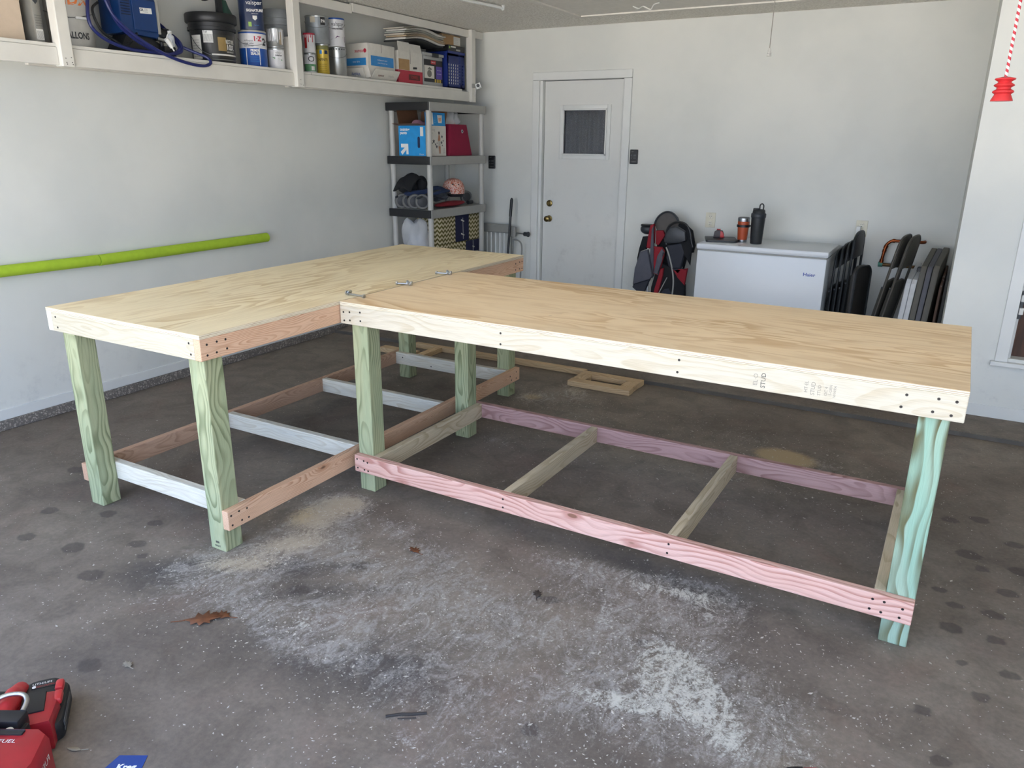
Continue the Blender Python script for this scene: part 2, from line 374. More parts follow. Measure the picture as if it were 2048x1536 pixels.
THICK = [(1.754,.222,.12,.19,25,1.15),(1.95,.10,.07,.20,35,.85),(1.62,.02,.16,.05,10,.75),(1.6,.68,.18,.045,10,.7),(1.76,.62,.10,.10,20,.6),(1.2,.66,.22,.05,0,.5),(2.13,.13,.08,.22,30,.5),(.55,-.16,.16,.06,-10,.6),(.5,.3,.04,.22,80,.5),(.72,1.35,.012,.34,-20,.8),(1.3,-.42,.3,.05,10,.4),(1.45,.42,.1,.2,0,.45),(.87,1.99,.22,.06,10,.35),(1.63,1.82,.3,.05,-15,.4)]
TAN = [(.087,.0,.20,.07,30,.85),(.063,.467,.13,.20,20,.95),(.13,.20,.20,.08,40,.8),(.115,.62,.10,.08,0,.8),(.277,2.68,.10,.22,30,.6),(.08,2.42,.12,.10,0,.7)]
PILE = [(1.727,2.207,.16,.11,-10,1.6),(.0,.42,.10,.16,20,.7),(.1,2.40,.10,.10,0,.7)]
SPOT = [(2.478,1.195,.04),(2.528,1.112,.045),(2.515,.949,.05),(2.648,.947,.04),(2.645,1.11,.045),(2.683,.763,.04),(2.743,1.738,.05),(2.619,1.92,.05),(2.503,1.852,.05),(2.57,1.55,.06),(2.70,1.3,.05),(2.62,1.45,.04),(2.75,1.5,.05),(2.55,.75,.03),(2.6,.6,.035),
 (-.347,-.342,.06),(-1.006,-.109,.05),(-.987,.141,.05),(-1.328,.205,.06),(-.4,-.1,.05),(-.6,-.25,.06),(-.75,.0,.05),(-.5,.05,.04),(-.3,-.15,.04),(-.85,-.3,.05),(.415,-.014,.05),(.491,.233,.05),(1.485,-.204,.04),(1.244,.397,.04),(1.53,.12,.03),(1.72,.02,.03),(1.62,.33,.03),(2.45,.45,.035),(2.5,.25,.03),(.15,-.66,.05)]
STAIN_SHADE = [(.72,-.3,.45,.16,10,.7),(.12,-.67,.25,.25,0,.4),(1.0,-.15,.22,.16,0,.6),(.35,.05,.25,.16,0,.5),(1.55,.75,.35,.10,-5,.7),(.7,.6,.4,.08,-10,.4),(1.9,.55,.3,.3,0,.35),(-.15,-.22,.18,.14,20,.9),(-1.2,.1,.7,.3,0,.4),(-1,1.6,.9,.9,0,.6),(1.2,1.2,.9,.35,0,.35),(2.2,.5,.25,.3,0,.35),(.28,.1,.06,.5,-62,.6),(.55,.05,.06,.5,-55,.5)]  # dark stains, plus shade under the benches painted into the floor colour
nx, ny = 230, 186; x0, x1, y0, y1 = -2.2, 4.6, -2.4, 3.06
gx, gy = np.meshgrid(np.linspace(x0, x1, nx), np.linspace(y0, y1, ny), indexing='ij')
def blobs(L):
    s = np.zeros_like(gx)
    for q in L:
        if len(q) == 3: cx, cy, rx, ry, an, am = q[0], q[1], q[2], q[2] * .8, 0, 1.
        else: cx, cy, rx, ry, an, am = q
        ca, sa = math.cos(R(an)), math.sin(R(an)); dx, dy = gx - cx, gy - cy
        u = (dx * ca + dy * sa) / rx; v = (-dx * sa + dy * ca) / ry
        s = np.maximum(s, am * np.exp(-(u * u + v * v))) if len(q) == 3 else s + am * np.exp(-(u * u + v * v))
    return s
fb = MB(); fb.grid(lambda u, v: (x0 + (x1 - x0) * u, y0 + (y1 - y0) * v, 0), nx - 1, ny - 1)
a = NT('worn_concrete'); co = a.obj(); at = lambda n: a.n('Attribute', attribute_name=n, out=2)
big = a.noise(co, .9, 4., .6, .4); mid = a.noise(co, 5., 5., .65, .8); fin_ = a.noise(co, 60., 3., .6); grain = a.noise(co, 260., 2.)
c = a.mix(a.smooth(big, .3, .7), lin('867b6e'), lin('6c6258'))
c = a.mix(a.smooth(mid, .38, .7, 0., .5), c, lin('4f463d'))
c = a.mix(a.smooth(a.noise(co, 2.3, 4., .6, .6), .52, .72, 0., .5), c, lin('77655a'))
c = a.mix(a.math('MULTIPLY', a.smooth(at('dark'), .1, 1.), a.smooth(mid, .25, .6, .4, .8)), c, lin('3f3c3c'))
c = a.mix(a.math('MULTIPLY', a.smooth(a.math('ADD', at('spot'), a.math('MULTIPLY', a.math('SUBTRACT', mid, .5), .7)), .42, .62), .6), c, lin('403a37'))
f = a.smooth(fin_, .2, .8, .86, 1.12); c = a.mix(1., c, a.xyz(f, f, f), 'MULTIPLY')
# dust lies in swirled, broken films and as loose specks
sw = a.noise(a.n('VectorMath', {0: co, 1: (1., .5, 1.)}, operation='MULTIPLY'), 10., 7., .78, 2.8); sw2 = a.noise(co, 55., 5., .75, 1.5)
d = a.math('ADD', a.math('MULTIPLY', a.math('MINIMUM', at('dust'), .78), .95), a.math('MULTIPLY', a.math('SUBTRACT', sw, .5), 2.0)); d = a.math('ADD', d, a.math('MULTIPLY', a.math('SUBTRACT', sw2, .5), 1.5))
dm = a.math('MULTIPLY', a.smooth(d, .45, 1.2), a.smooth(at('dust'), .02, .25))
c = a.mix(a.math('MULTIPLY', dm, .78), c, lin('aaa59e'))
tk = a.math('ADD', a.math('MINIMUM', at('thick'), .72), a.math('MULTIPLY', a.math('SUBTRACT', sw, .5), 1.5)); tk = a.math('ADD', tk, a.math('MULTIPLY', a.math('SUBTRACT', sw2, .5), 1.3))
c = a.mix(a.math('MULTIPLY', a.math('MULTIPLY', a.smooth(tk, .48, .92), a.smooth(at('thick'), .03, .2)), .85), c, lin('c9c6ba'))
tn = a.math('ADD', at('tan'), a.math('MULTIPLY', a.math('SUBTRACT', sw, .5), 1.1)); tn = a.math('ADD', tn, a.math('MULTIPLY', a.math('SUBTRACT', sw2, .5), 1.2))
c = a.mix(a.math('MULTIPLY', a.math('MULTIPLY', a.smooth(tn, .35, .9), a.smooth(at('tan'), .03, .2)), .75), c, lin('b5a790'))
spk = a.n('TexVoronoi', {'Vector': co, 'Scale': 70., 'Randomness': 1.}, 0); spc = a.n('TexVoronoi', {'Vector': co, 'Scale': 70., 'Randomness': 1.}, 1)
sm = a.math('MULTIPLY', a.smooth(spk, .2, .12), a.smooth(a.sep(spc)[0], .80, .86)); sm = a.math('MULTIPLY', sm, a.smooth(a.noise(co, 3.1, 3.), .35, .6, .25, 1.))
c = a.mix(a.math('MULTIPLY', sm, .6), c, lin('c9c5bf'))
pm = a.smooth(a.math('ADD', at('pile'), a.math('MULTIPLY', a.math('SUBTRACT', sw2, .5), .9)), .35, .9)
c = a.mix(a.math('MULTIPLY', pm, .85), c, lin('b09a74'))
FLOOR = a.fin(c, a.smooth(big, .3, .7, .55, .75), 0., a.math('ADD', fin_, a.math('MULTIPLY', grain, .6)), .25, .002, spec=.4)
fl = struct(fb.build('floor', FLOOR, smooth=0))
for n, L in (('dust', DUST), ('thick', THICK), ('tan', TAN), ('pile', PILE), ('spot', SPOT), ('dark', STAIN_SHADE)):
    at_ = fl.data.attributes.new(n, 'FLOAT', 'POINT'); at_.data.foreach_set('value', blobs(L).ravel().astype(np.float32))
mbox([((x0, y0, -.1), (x1, 3.06, -.004))], 'floor_slab', FLOOR)
mbox([((x0, 3.06, -.1), (4.6, 5.02, SZ))], 'floor_rear', FLOOR, .003)
STEP = mat('joint_strip', '5a554e', .6, var=.2, scale=8); mbox([((x0, 3.052, 0), (4.6, 3.06, SZ - .003))], 'trim_1', STEP)
# kerb and skirting along the left wall
a = NT('pebbled_concrete'); co = a.obj(); v = a.noise(co, 90., 3., .7)
CURB = a.fin(a.mix(a.smooth(v, .5, .68), lin('6b655f'), lin('b5aca0')), .85, 0., v, .6, .004)
mbox([((-2.21, -1.5, 0), (-2.182, 4.97, .058))], 'trim_2', CURB, .004)
mbox([((-2.21, -1.5, .0585), (-2.191, 4.97, .118))], 'baseboard_left', M_['white_trim'], .002)
mbox([((PX, PY - .008, SZ), (4.6, PY + .01, SZ + .075))], 'baseboard_alcove', M_['white_trim'], .002)
mbox([((-2.18, 4.97, SZ), (-1.32, 4.99, SZ + .08)), ((-.32, 4.97, SZ), (PX, 4.99, SZ + .08))], 'baseboard_back', M_['white_trim'], .002)

# ---------------------------------------------------------------- side door
a = NT('painted_door'); co = a.obj(); x, y, z = a.sep(co)
sm = a.math('MULTIPLY', a.smooth(a.noise(co, 4., 5., .7), .5, .8), a.smooth(z, 1.5, .3, .15, 1.))
DOORM = a.fin(a.mix(a.math('MULTIPLY', sm, .4), lin('d6d6d1'), lin('8b8985')), .35, 0., a.noise(co, 30., 2.), .05, .002)
BRASS = mat('antique_brass', '7b6a42', .3, 1., var=.15)
door = thing('door_1', 'white side door', 'door', (-.81, 5.03, SZ)); del door['label']; del door['category']; struct(door)
dx0, dx1, wx0, wx1, wz0, wz1 = -.395, .40, -.20, .245, 1.445, 1.855
b = MB()
for lo, hi in (((dx0, 0, 0), (dx1, .04, wz0)), ((dx0, 0, wz1), (dx1, .04, 2.10)), ((dx0, 0, wz0), (wx0, .04, wz1)), ((wx1, 0, wz0), (dx1, .04, wz1))): b.box(lo, hi)
b.build('door_panel', DOORM, door, 0)
for n, lo, hi in (('jamb', (-.43, -.047, 0), (-.40, .1, 2.104)), ('jamb', (.405, -.047, 0), (.43, .1, 2.104)), ('jamb', (-.43, -.047, 2.105), (.43, .1, 2.13)),
                  ('casing', (-.495, -.07, 0), (-.425, -.048, 2.104)), ('casing', (.42, -.07, 0), (.49, -.048, 2.104)), ('casing', (-.495, -.07, 2.105), (.49, -.048, 2.175))):
    box(n, lo, hi, M_['white_trim'], door, .004)
b = MB()
for lo, hi in (((wx0 - .035, -.012, wz0 - .035), (wx0, .0, wz1 + .035)), ((wx1, -.012, wz0 - .035), (wx1 + .035, .0, wz1 + .035)), ((wx0, -.012, wz0 - .035), (wx1, .0, wz0)), ((wx0, -.012, wz1), (wx1, .0, wz1 + .035))): b.box(lo, hi, .003)
b.build('window_frame', M_['white_trim'], door)
b = MB()
for lo, hi in (((wx0, -.02, wz0), (wx0 + .013, .0, wz1)), ((wx1 - .013, -.02, wz0), (wx1, .0, wz1)), ((wx0, -.02, wz0), (wx1, .0, wz0 + .013)), ((wx0, -.02, wz1 - .013), (wx1, .0, wz1))): b.box(lo, hi, .002)
b.build('window_bead', M_['white_trim'], door)
a = NT('window_glass'); GLASS = a.fin((1, 1, 1, 1), .02, 0.); a.p.inputs['Transmission Weight'].default_value = 1.; a.p.inputs['IOR'].default_value = 1.45
box('pane', (wx0 + .005, .008, wz0 + .005), (wx1 - .005, .012, wz1 - .005), GLASS, door, 0)
a = NT('blue_grey_curtain'); co = a.obj(); ck = a.n('TexVoronoi', {'Vector': co, 'Scale': 160.}, 0)
CURT = a.fin(a.mix(a.smooth(ck, .2, .5), lin('5f6672'), lin('41464f')), .9)
b = MB(); b.grid(lambda u, v: (wx0 - .03 + (wx1 - wx0 + .06) * u, .032 + .011 * math.sin(u * 40 + .6 * math.sin(u * 13)), wz0 - .03 + (wz1 - wz0 + .06) * v), 80, 2)
b.build('curtain', CURT, door, 80)
box('leak_blocker', (-.44, .101, -.1), (.44, .119, 2.16), M_['dark'], door, 0)  # added dark panel that stops daylight leaking past the door slab
for z_, ball in ((.872 - SZ, 1), (1.018 - SZ, 0)):
    k = MB(); m = T(-.325, 0, z_) @ RX(PI / 2)
    k.lathe([(0, 0), (.032, 0), (.030, .008), (.016, .012)] + ([(.012, .03), (.024, .042), (.029, .055), (.026, .066), (.015, .071), (0, .072)] if ball else [(.017, .016), (.016, .022), (0, .022)]), 24, m)
    k.build('door_knob' if ball else 'deadbolt', BRASS, door)
# ---------------------------------------------------------------- window with brown panel on the alcove wall
win = thing('window_1', 'x', 'x', (2.715, PY, .40)); del win['label']; del win['category']; struct(win)
a = NT('brown_panel'); co = a.obj(); x, y, z = a.sep(co); gn = a.noise(a.xyz(a.math('MULTIPLY', x, 30.), y, a.math('MULTIPLY', z, 3.)), 1., 4., .6)
BRWN = a.fin(a.mix(a.smooth(gn, .3, .7), lin('5d3d2a'), lin('3e2718')), .6)
box('panel', (.0, .085, 0), (1.05, .11, 1.2), BRWN, win, 0)
for n, lo, hi in (('casing', (-.065, -.018, -.02), (.0, .004, 1.199)), ('casing', (1.05, -.018, -.02), (1.115, .004, 1.199)), ('casing', (-.065, -.018, 1.2), (1.115, .004, 1.27)),
                  ('sill', (-.085, -.04, -.045), (1.135, .12, -.02)), ('stop', (.0, .02, -.02), (.014, .1, 1.2))): box(n, lo, hi, M_['white_trim'], win, .003)
for k in range(2): box('latch', (.004, .0, .262 + .075 * k), (.028, .022, .302 + .075 * k), M_['paper'], win, .004)
box('latch_plate', (.002, .012, .235), (.022, .024, .40), M_['dark'], win, .003)
# ---------------------------------------------------------------- ceiling hatch, conduit, cords
hat = thing('attic_hatch', 'white wooden hatch panel in the textured ceiling', 'hatch', (-.62, 4.44, CZ))
HM = mat('hatch_paint', 'e4dfd3', .6, var=.05)
box('hatch_panel', (.06, -1.45, -.012), (1.95, -.06, -.001), HM, hat, .002)
for lo, hi in (((0, -1.5, -.022), (.055, 0, -.001)), ((.055, -.055, -.022), (2.0, 0, -.001)), ((1.96, -1.5, -.022), (2.01, -.055, -.001))): box('frame_board', lo, hi, HM, hat, .003)
cord = thing('pull_cord', 'thin pull cord with white bell end hanging from ceiling hatch', 'cord', (1.037, 4.0, CZ - .012))
MB().cyl((0, 0, -.37), (0.003, .0, 0), .003, seg=6).build('string', mat('grey_string', '9a968c', .8), cord)
MB().lathe([(0, 0), (.008, 0), (.012, -.014), (.009, -.02), (.015, -.034), (.012, -.038), (.017, -.05), (0, -.05)], 14, T(0, 0, -.352)).build('bell', M_['paper'], cord)
lp = MB().tube(smooth_path([(-.01, 4.10, CZ - .02), (.03, 4.12, CZ - .035), (.08, 4.08, CZ - .03), (.13, 4.1, CZ - .05), (.17, 4.06, CZ - .026), (.22, 4.04, CZ - .02)], 6), .005, 6).build('cord_loop', M_['paper'])
tag(lp, 'white cord sagging in a loop under ceiling hatch panel', 'cord')
cd = MB().tube(smooth_path([(-1.03, 3.0, CZ - .02), (-.98, 3.36, CZ - .02), (-.925, 3.68, CZ - .02), (-.915, 3.73, CZ - .03), (-.905, 3.72, CZ - .003)], 6), .011, 8).build('conduit', M_['white_trim'])
tag(cd, 'white painted pipe with hooked end along the textured ceiling', 'pipe')
rc = thing('release_handle', 'red ribbed pull handle on red and white striped cord', 'handle', (2.368, 1.0, 1.78))
a = NT('striped_cord'); co = a.obj(); x, y, z = a.sep(co); an = a.math('ARCTAN2', y, x)
st = a.math('GREATER_THAN', a.math('FRACT', a.math('ADD', a.math('MULTIPLY', z, 60.), a.math('MULTIPLY', an, 1 / (2 * PI)))), .5)
STR = a.fin(a.mix(st, lin('e8e4de'), lin('b8323c')), .7)
MB().cyl((0, 0, 0), (0, 0, CZ - 1.78), .0042, seg=10).build('cord', STR, rc)
MB().lathe([(0, 0), (.010, 0), (.018, -.002), (.026, -.004), (.027, -.007), (.017, -.013), (.018, -.016), (.026, -.021), (.027, -.024), (.018, -.029), (.019, -.033), (.027, -.038), (.028, -.042), (.021, -.047), (.028, -.062), (.029, -.066), (0, -.066)], 26).build('grip', mat('red_pull', 'c62f32', .35), rc)

# ---------------------------------------------------------------- workbenches
def board(name, p0, p1, w_, t_, mt, parent, bev=.003, up=(0, 0, 1)):
    """lumber from p0 to p1 (centre line), w_ tall along 'up', t_ thick; local X runs along the grain"""
    p0, p1 = Vector(p0), Vector(p1); d = p1 - p0; L = d.length; X = d.normalized(); Z = Vector(up); Y = Z.cross(X).normalized(); Z = X.cross(Y)
    m = Matrix((X, Y, Z)).transposed().to_4x4(); m.translation = (p0 + p1) / 2
    return MB().box((-L / 2, -t_ / 2, -w_ / 2), (L / 2, t_ / 2, w_ / 2), bev).build(name, mt, parent, 18, M=m)
_sc = MB(); _sc.lathe([(0, .0002), (.0022, .0002), (.0026, .0008), (.0042, .0010), (.0046, .0002), (.0046, -.004), (0, -.004)], 10)
SCREW_ME = (lambda o: o.data)(_sc.build('screw', M_['screw'])); bpy.data.objects.remove(bpy.data.objects['screw'])
def screws(bd, pts, nrm):
    inv = LOCAL[bd.name].inverted(); q = Vector(nrm).to_track_quat('Z', 'Y').to_matrix().to_4x4()
    for p in pts:
        o = bpy.data.objects.new('screw', SCREW_ME); link(o, bd); o.matrix_local = inv @ T(*p) @ q
P4, TH, AP, PLY, HH, LT = .0863, .034, .0824, .0168, .9113, .1872
def bench(label, loc, rz, x0, x1, y0, y1, along, mats, cross_at, topm):
    """along: axis ('x'/'y') of the long boards, which cover the ends of the short ones"""
    b = thing('workbench', label, 'workbench', loc, rz)
    za, zl = HH - PLY - AP / 2, LT - AP / 2; out = {}
    top = MB().box((x0, y0, -PLY), (x1, y1, 0), .0012, T(-(x0 + x1) / 2, -(y0 + y1) / 2, 0), 1)
    L = (x1 - x0, y1 - y0)
    m = T((x0 + x1) / 2, (y0 + y1) / 2, HH)
    if along == 'y':
        top.bm.transform(RZ(-PI / 2)); m = m @ RZ(PI / 2)
    out['top'] = top.build('tabletop', topm, b, 30, M=m)
    if along == 'y':
        longs = [('r', (x1 - TH / 2, y0, za), (x1 - TH / 2, y1, za)), ('l', (x0 + TH / 2, y0, za), (x0 + TH / 2, y1, za))]
        shorts = [('f', (x0 + TH, y0 + TH / 2, za), (x1 - TH, y0 + TH / 2, za)), ('b', (x0 + TH, y1 - TH / 2, za), (x1 - TH, y1 - TH / 2, za))]
    else:
        longs = [('f', (x0, y0 + TH / 2, za), (x1, y0 + TH / 2, za)), ('b', (x0, y1 - TH / 2, za), (x1, y1 - TH / 2, za))]
        shorts = [('l', (x0 + TH / 2, y0 + TH, za), (x0 + TH / 2, y1 - TH, za)), ('r', (x1 - TH / 2, y0 + TH, za), (x1 - TH / 2, y1 - TH, za))]
    for k, p, q in longs + shorts: out['apron_' + k] = board('apron', p, q, AP, TH, M_[mats['apron_' + k]], b)
    for i, (cx, cy) in enumerate(((x0 + TH + P4 / 2, y0 + TH + P4 / 2), (x1 - TH - P4 / 2, y0 + TH + P4 / 2), (x0 + TH + P4 / 2, y1 - TH - P4 / 2), (x1 - TH - P4 / 2, y1 - TH - P4 / 2))):
        out['leg%d' % i] = board('leg', (cx, cy, 0), (cx, cy, HH - PLY), P4, P4, M_[mats['leg'][i]], b, .004, (0, -1, 0))
    if along == 'y':
        lows = [('r', (x1 - TH / 2, y0 + TH, zl), (x1 - TH / 2, y1 - TH, zl)), ('l', (x0 + TH / 2, y0 + TH, zl), (x0 + TH / 2, y1 - TH, zl))]
        cr = [((x0 + TH, c, zl), (x1 - TH, c, zl)) for c in cross_at]; jo = [((x0 + TH, c, za), (x1 - TH, c, za)) for c in cross_at[1:-1]]
    else:
        lows = [('f', (x0 + TH, y0 + TH / 2, zl), (x1 - TH, y0 + TH / 2, zl)), ('b', (x0 + TH, y1 - TH / 2, zl), (x1 - TH, y1 - TH / 2, zl))]
        cr = [((c, y0 + TH, zl), (c, y1 - TH, zl)) for c in cross_at]; jo = [((c, y0 + TH, za), (c, y1 - TH, za)) for c in cross_at[1:-1]]
    for k, p, q in lows: out['low_' + k] = board('stretcher', p, q, AP, TH, M_[mats['low_' + k]], b)
    for i, (p, q) in enumerate(cr): out['cross%d' % i] = board('crosspiece', p, q, AP, .036, M_[mats['cross'][i]], b)
    for p, q in jo: board('joist', p, q, AP, .036, M_['spruce'], b)
    return b, out
za, zl = HH - PLY - AP / 2, LT - AP / 2
benchA, A = bench('pale plywood workbench on green legs, nearer the wall with the green foam noodle', (0, 0, 0), 0, -.953, 0, 0, 2.4384, 'y',
    dict(apron_r='fir', apron_l='spruce', apron_f='pine_dull', apron_b='spruce', low_r='fir', low_l='shaded_fir', leg=['treated', 'treated', 'treated', 'treated'], cross=['spruce', 'spruce', 'spruce', 'spruce']),
    [TH + P4 + .018, .845, 1.57, 2.4384 - TH - P4 - .018], M_['ply_a'])
LB, WB = 2.4174, .956
benchB, B = bench('warm-toned plywood workbench with pink lower rails, crossing the middle of the floor', (.0051, .7392, 0), -.0112, 0, LB, 0, WB, 'x',
    dict(apron_f='pine', apron_b='spruce', apron_l='spruce', apron_r='spruce', low_f='pink', low_b='mauve', leg=['treated', 'treated2', 'treated', 'treated'], cross=['cedar', 'cedar', 'cedar', 'cedar']),
    [TH + P4 + .018, .845, 1.565, LB - TH - P4 - .018], M_['ply_b'])
E2 = .0008
def corner(a0, s): return [(a0 + s * .022, .58), (a0 + s * .062, .62), (a0 + s * .1, .56)]
screws(A['apron_r'], [(E2 * 0, .03, za + .018), (0, .075, za + .02), (0, .115, za + .02), (0, .028, za - .022), (0, .07, za - .02), (0, .118, za - .016)] + [(0, 2.4384 - q, za + s) for q, s in ((.02, .02), (.05, .02), (.1, .016), (.02, -.022), (.05, -.022), (.1, -.022))], (1, 0, 0))
screws(A['apron_f'], [(-.06, 0, za + .022), (-.055, 0, za - .02), (-.89, 0, za + .022), (-.885, 0, za - .022), (-.47, 0, za + .02)][:4], (0, -1, 0))
screws(A['low_r'], [(0, .05, zl + .02), (0, .09, zl + .024), (0, .13, zl + .02), (0, .052, zl - .022), (0, .1, zl - .02), (0, .135, zl - .022), (0, 2.36, zl + .02), (0, 2.30, zl - .02), (0, 2.36, zl - .022), (0, 2.28, zl + .01)], (1, 0, 0))
screws(B['apron_f'], [(.02, 0, za + .012), (.055, 0, za + .015), (.115, 0, za + .02), (.022, 0, za - .026), (.055, 0, za - .022), (.115, 0, za - .018), (.83, 0, za + .022), (.83, 0, za - .022), (1.55, 0, za + .022), (1.547, 0, za - .022),
    (LB - .16, 0, za + .02), (LB - .075, 0, za + .022), (LB - .028, 0, za + .021), (LB - .17, 0, za - .02), (LB - .085, 0, za - .02), (LB - .036, 0, za - .023)], (0, -1, 0))
screws(B['low_f'], [(.05, 0, zl + .022), (.09, 0, zl + .02), (.112, 0, zl + .016), (.052, 0, zl - .022), (.092, 0, zl - .024), (.114, 0, zl - .026), (.845, 0, zl + .018), (.845, 0, zl - .02), (1.565, 0, zl + .018), (1.562, 0, zl - .02),
    (LB - .155, 0, zl + .02), (LB - .12, 0, zl + .02), (LB - .065, 0, zl + .012), (LB - .16, 0, zl - .018), (LB - .125, 0, zl - .02), (LB - .07, 0, zl - .022)], (0, -1, 0))
screws(A['low_l'], [(-.953 + TH, q, zl + s) for q, s in ((.82, .02), (.82, -.02), (1.6, .01))], (1, 0, 0))
screws(A['cross3'], [(-.62, 2.4384 - TH - P4 - .036, zl - .02), (-.86, 2.4384 - TH - P4 - .036, zl + .01), (-.1, 2.4384 - TH - P4 - .036, zl - .02)], (0, -1, 0))
INKF = mat('faded_stamp_ink', '8d877c', .7); INKD = mat('stamp_ink', '4c4a46', .7)
def on_board(bd, s, size, p, X, Y, m=INKF, **k): text(s, size, m, bd, LOCAL[bd.name].inverted() @ frame(*p, X, Y), **k)
f_ = B['apron_f']; yE = -.0007
on_board(f_, 'STUD', .021, (1.838, yE, za - .004), (0, 0, 1), (-1, 0, 0), INKD); on_board(f_, 'EL\u00b7O', .02, (1.813, yE, za - .004), (0, 0, 1), (-1, 0, 0))
for k, (s_, z_, q) in enumerate((('HT\u00b7EL', .015, 1.972), ('STUD', .018, 1.993), ('STUD', .014, 2.012), ('S-GRN', .012, 2.045), ('WWPA', .012, 2.058), ('OC 4', .013, 2.032))):
    on_board(f_, s_, z_, (q, yE, za - .002 - .003 * (k % 3)), (0, 0, 1), (-1, 0, 0))
on_board(A['leg1'], '888', .014, (-.034 - .045, TH - .0006, .035), (1, 0, 0), (0, 0, 1), INKD, bold=.03); on_board(A['leg1'], 'RNAT', .012, (-.034 - .045, TH - .0006, .018), (1, 0, 0), (0, 0, 1), INKD, bold=.02)

# bolts across the seam
def bolt(label, p, q, head_at_p):
    p, q = Vector(p), Vector(q); d = q - p; L = d.length
    if not head_at_p: p, q, d = q, p, -d
    t = thing('bolt', label, 'bolt', (p + Vector((0, 0, .012))), 0, 'steel bolts lying across the table seam')
    t.rotation_euler = (0, 0, math.atan2(d.y, d.x))
    MB().cyl((0, 0, -.004), (L - .004, 0, -.004), .0045, seg=10).build('shank', M_['steel'], t)
    MB().cyl((-.006, 0, 0), (0.001, 0, 0), .0105, seg=6).build('head', M_['steel'], t)
    MB().cyl((.012, 0, .003), (.015, 0, .001), .0145, seg=20).build('washer', M_['steel'], t)
    MB().cyl((L - .012, 0, -.003), (L - .004, 0, -.003), .009, seg=6).build('nut', M_['steel'], t)
bolt('steel bolt across the seam, nearest the near corner of the tables', (-.056, .862, HH), (.061, .846, HH), True)
bolt('middle one of the three steel bolts across the table seam', (-.035, 1.190, HH), (.046, 1.208, HH), False)
bolt('steel bolt across the seam, farthest toward the back wall', (-.052, 1.551, HH), (.035, 1.569, HH), False)

# ladder-like frame of old lumber on the floor behind
lf = thing('lumber_frame', 'long weathered board with a square frame at each end on the floor', 'frame', (0, 3.0, 0))
zc = .020
board('rail', (-1.30, .03, zc), (.20, .03, zc), .038, .05, M_['oldwood'], lf)
for xx in (.19, -1.46):
    for p, q in (((xx, -.265 + .04, zc), (xx + .45, -.265 + .04, zc)), ((xx, -.02, zc), (xx + .45, -.02, zc))) if xx > 0 else (((xx, -.20, zc), (xx + .34, -.20, zc)),):
        board('frame_board', p, q, .038, .075, M_['oldwood'], lf)
    for X_ in ((xx + .05, xx + .40) if xx > 0 else (xx + .40,)):
        board('frame_board', (X_, -.1825 if xx > 0 else -.24, zc), (X_, -.0625 if xx > 0 else .0, zc), .038, .09 if xx > 0 else .06, M_['oldwood'], lf)

# ---------------------------------------------------------------- overhead storage shelf
W = M_['white_paint']
sh = thing('overhead_shelf', 'white painted wooden storage shelf hung along the left wall under ceiling', 'shelf', (-2.2, 0, 1.94))
SF = 2.051
def sb(n, lo, hi, bev=.003): return box(n, (lo[0] + 2.2, lo[1], lo[2] - 1.94), (hi[0] + 2.2, hi[1], hi[2] - 1.94), W, sh, bev)
YA = -1.4
for y0_, y1_ in ((YA, .78), (.85, 2.45), (2.52, 4.715)): sb('fascia_board', (-1.875, y0_ + .001, 1.945), (-1.85, y1_ - .001, 2.032))
for y0_, y1_ in ((YA, 2.63), (2.632, 4.60)): sb('shelf_board', (-2.199, y0_, 2.033), (-1.858, y1_, SF))
for y_ in (.78, 2.45, 4.715): sb('post', (-1.885, y_, 1.94), (-1.82, y_ + .065, CZ - .004), .004)
for y0_, y1_, z0_ in ((YA, .78, 2.50), (.85, 2.45, 2.50), (2.52, 3.10, 2.492), (3.103, 4.715, 2.505), (4.78, 4.975, 2.51)): sb('top_rail', (-1.88, y0_ + .001, z0_), (-1.855, y1_ - .001, z0_ + .062))
for y_ in (1.6, 3.5): sb('ledger', (-2.199, y_ - .8, 1.96), (-2.165, y_ + .8, 2.032))
LOCAL_S = {}
for y_, L in ((.78, ((.02, .04), (.05, .045), (.022, .02), (.052, .022), (.024, .012), (.054, .012))), (2.45, ((.03, .05), (.02, .02), (.035, .02), (.052, .015)))):
    p = [o for o in sh.children if o.name.startswith('post') and abs((o.data.vertices[0].co.y) - y_) < .08][0]; LOCAL[p.name] = Matrix()
    screws(p, [(.3802, y_ + a_, b_) for a_, b_ in L], (1, 0, 0))
    for q in p.children: q.scale = (.55, .55, .55)

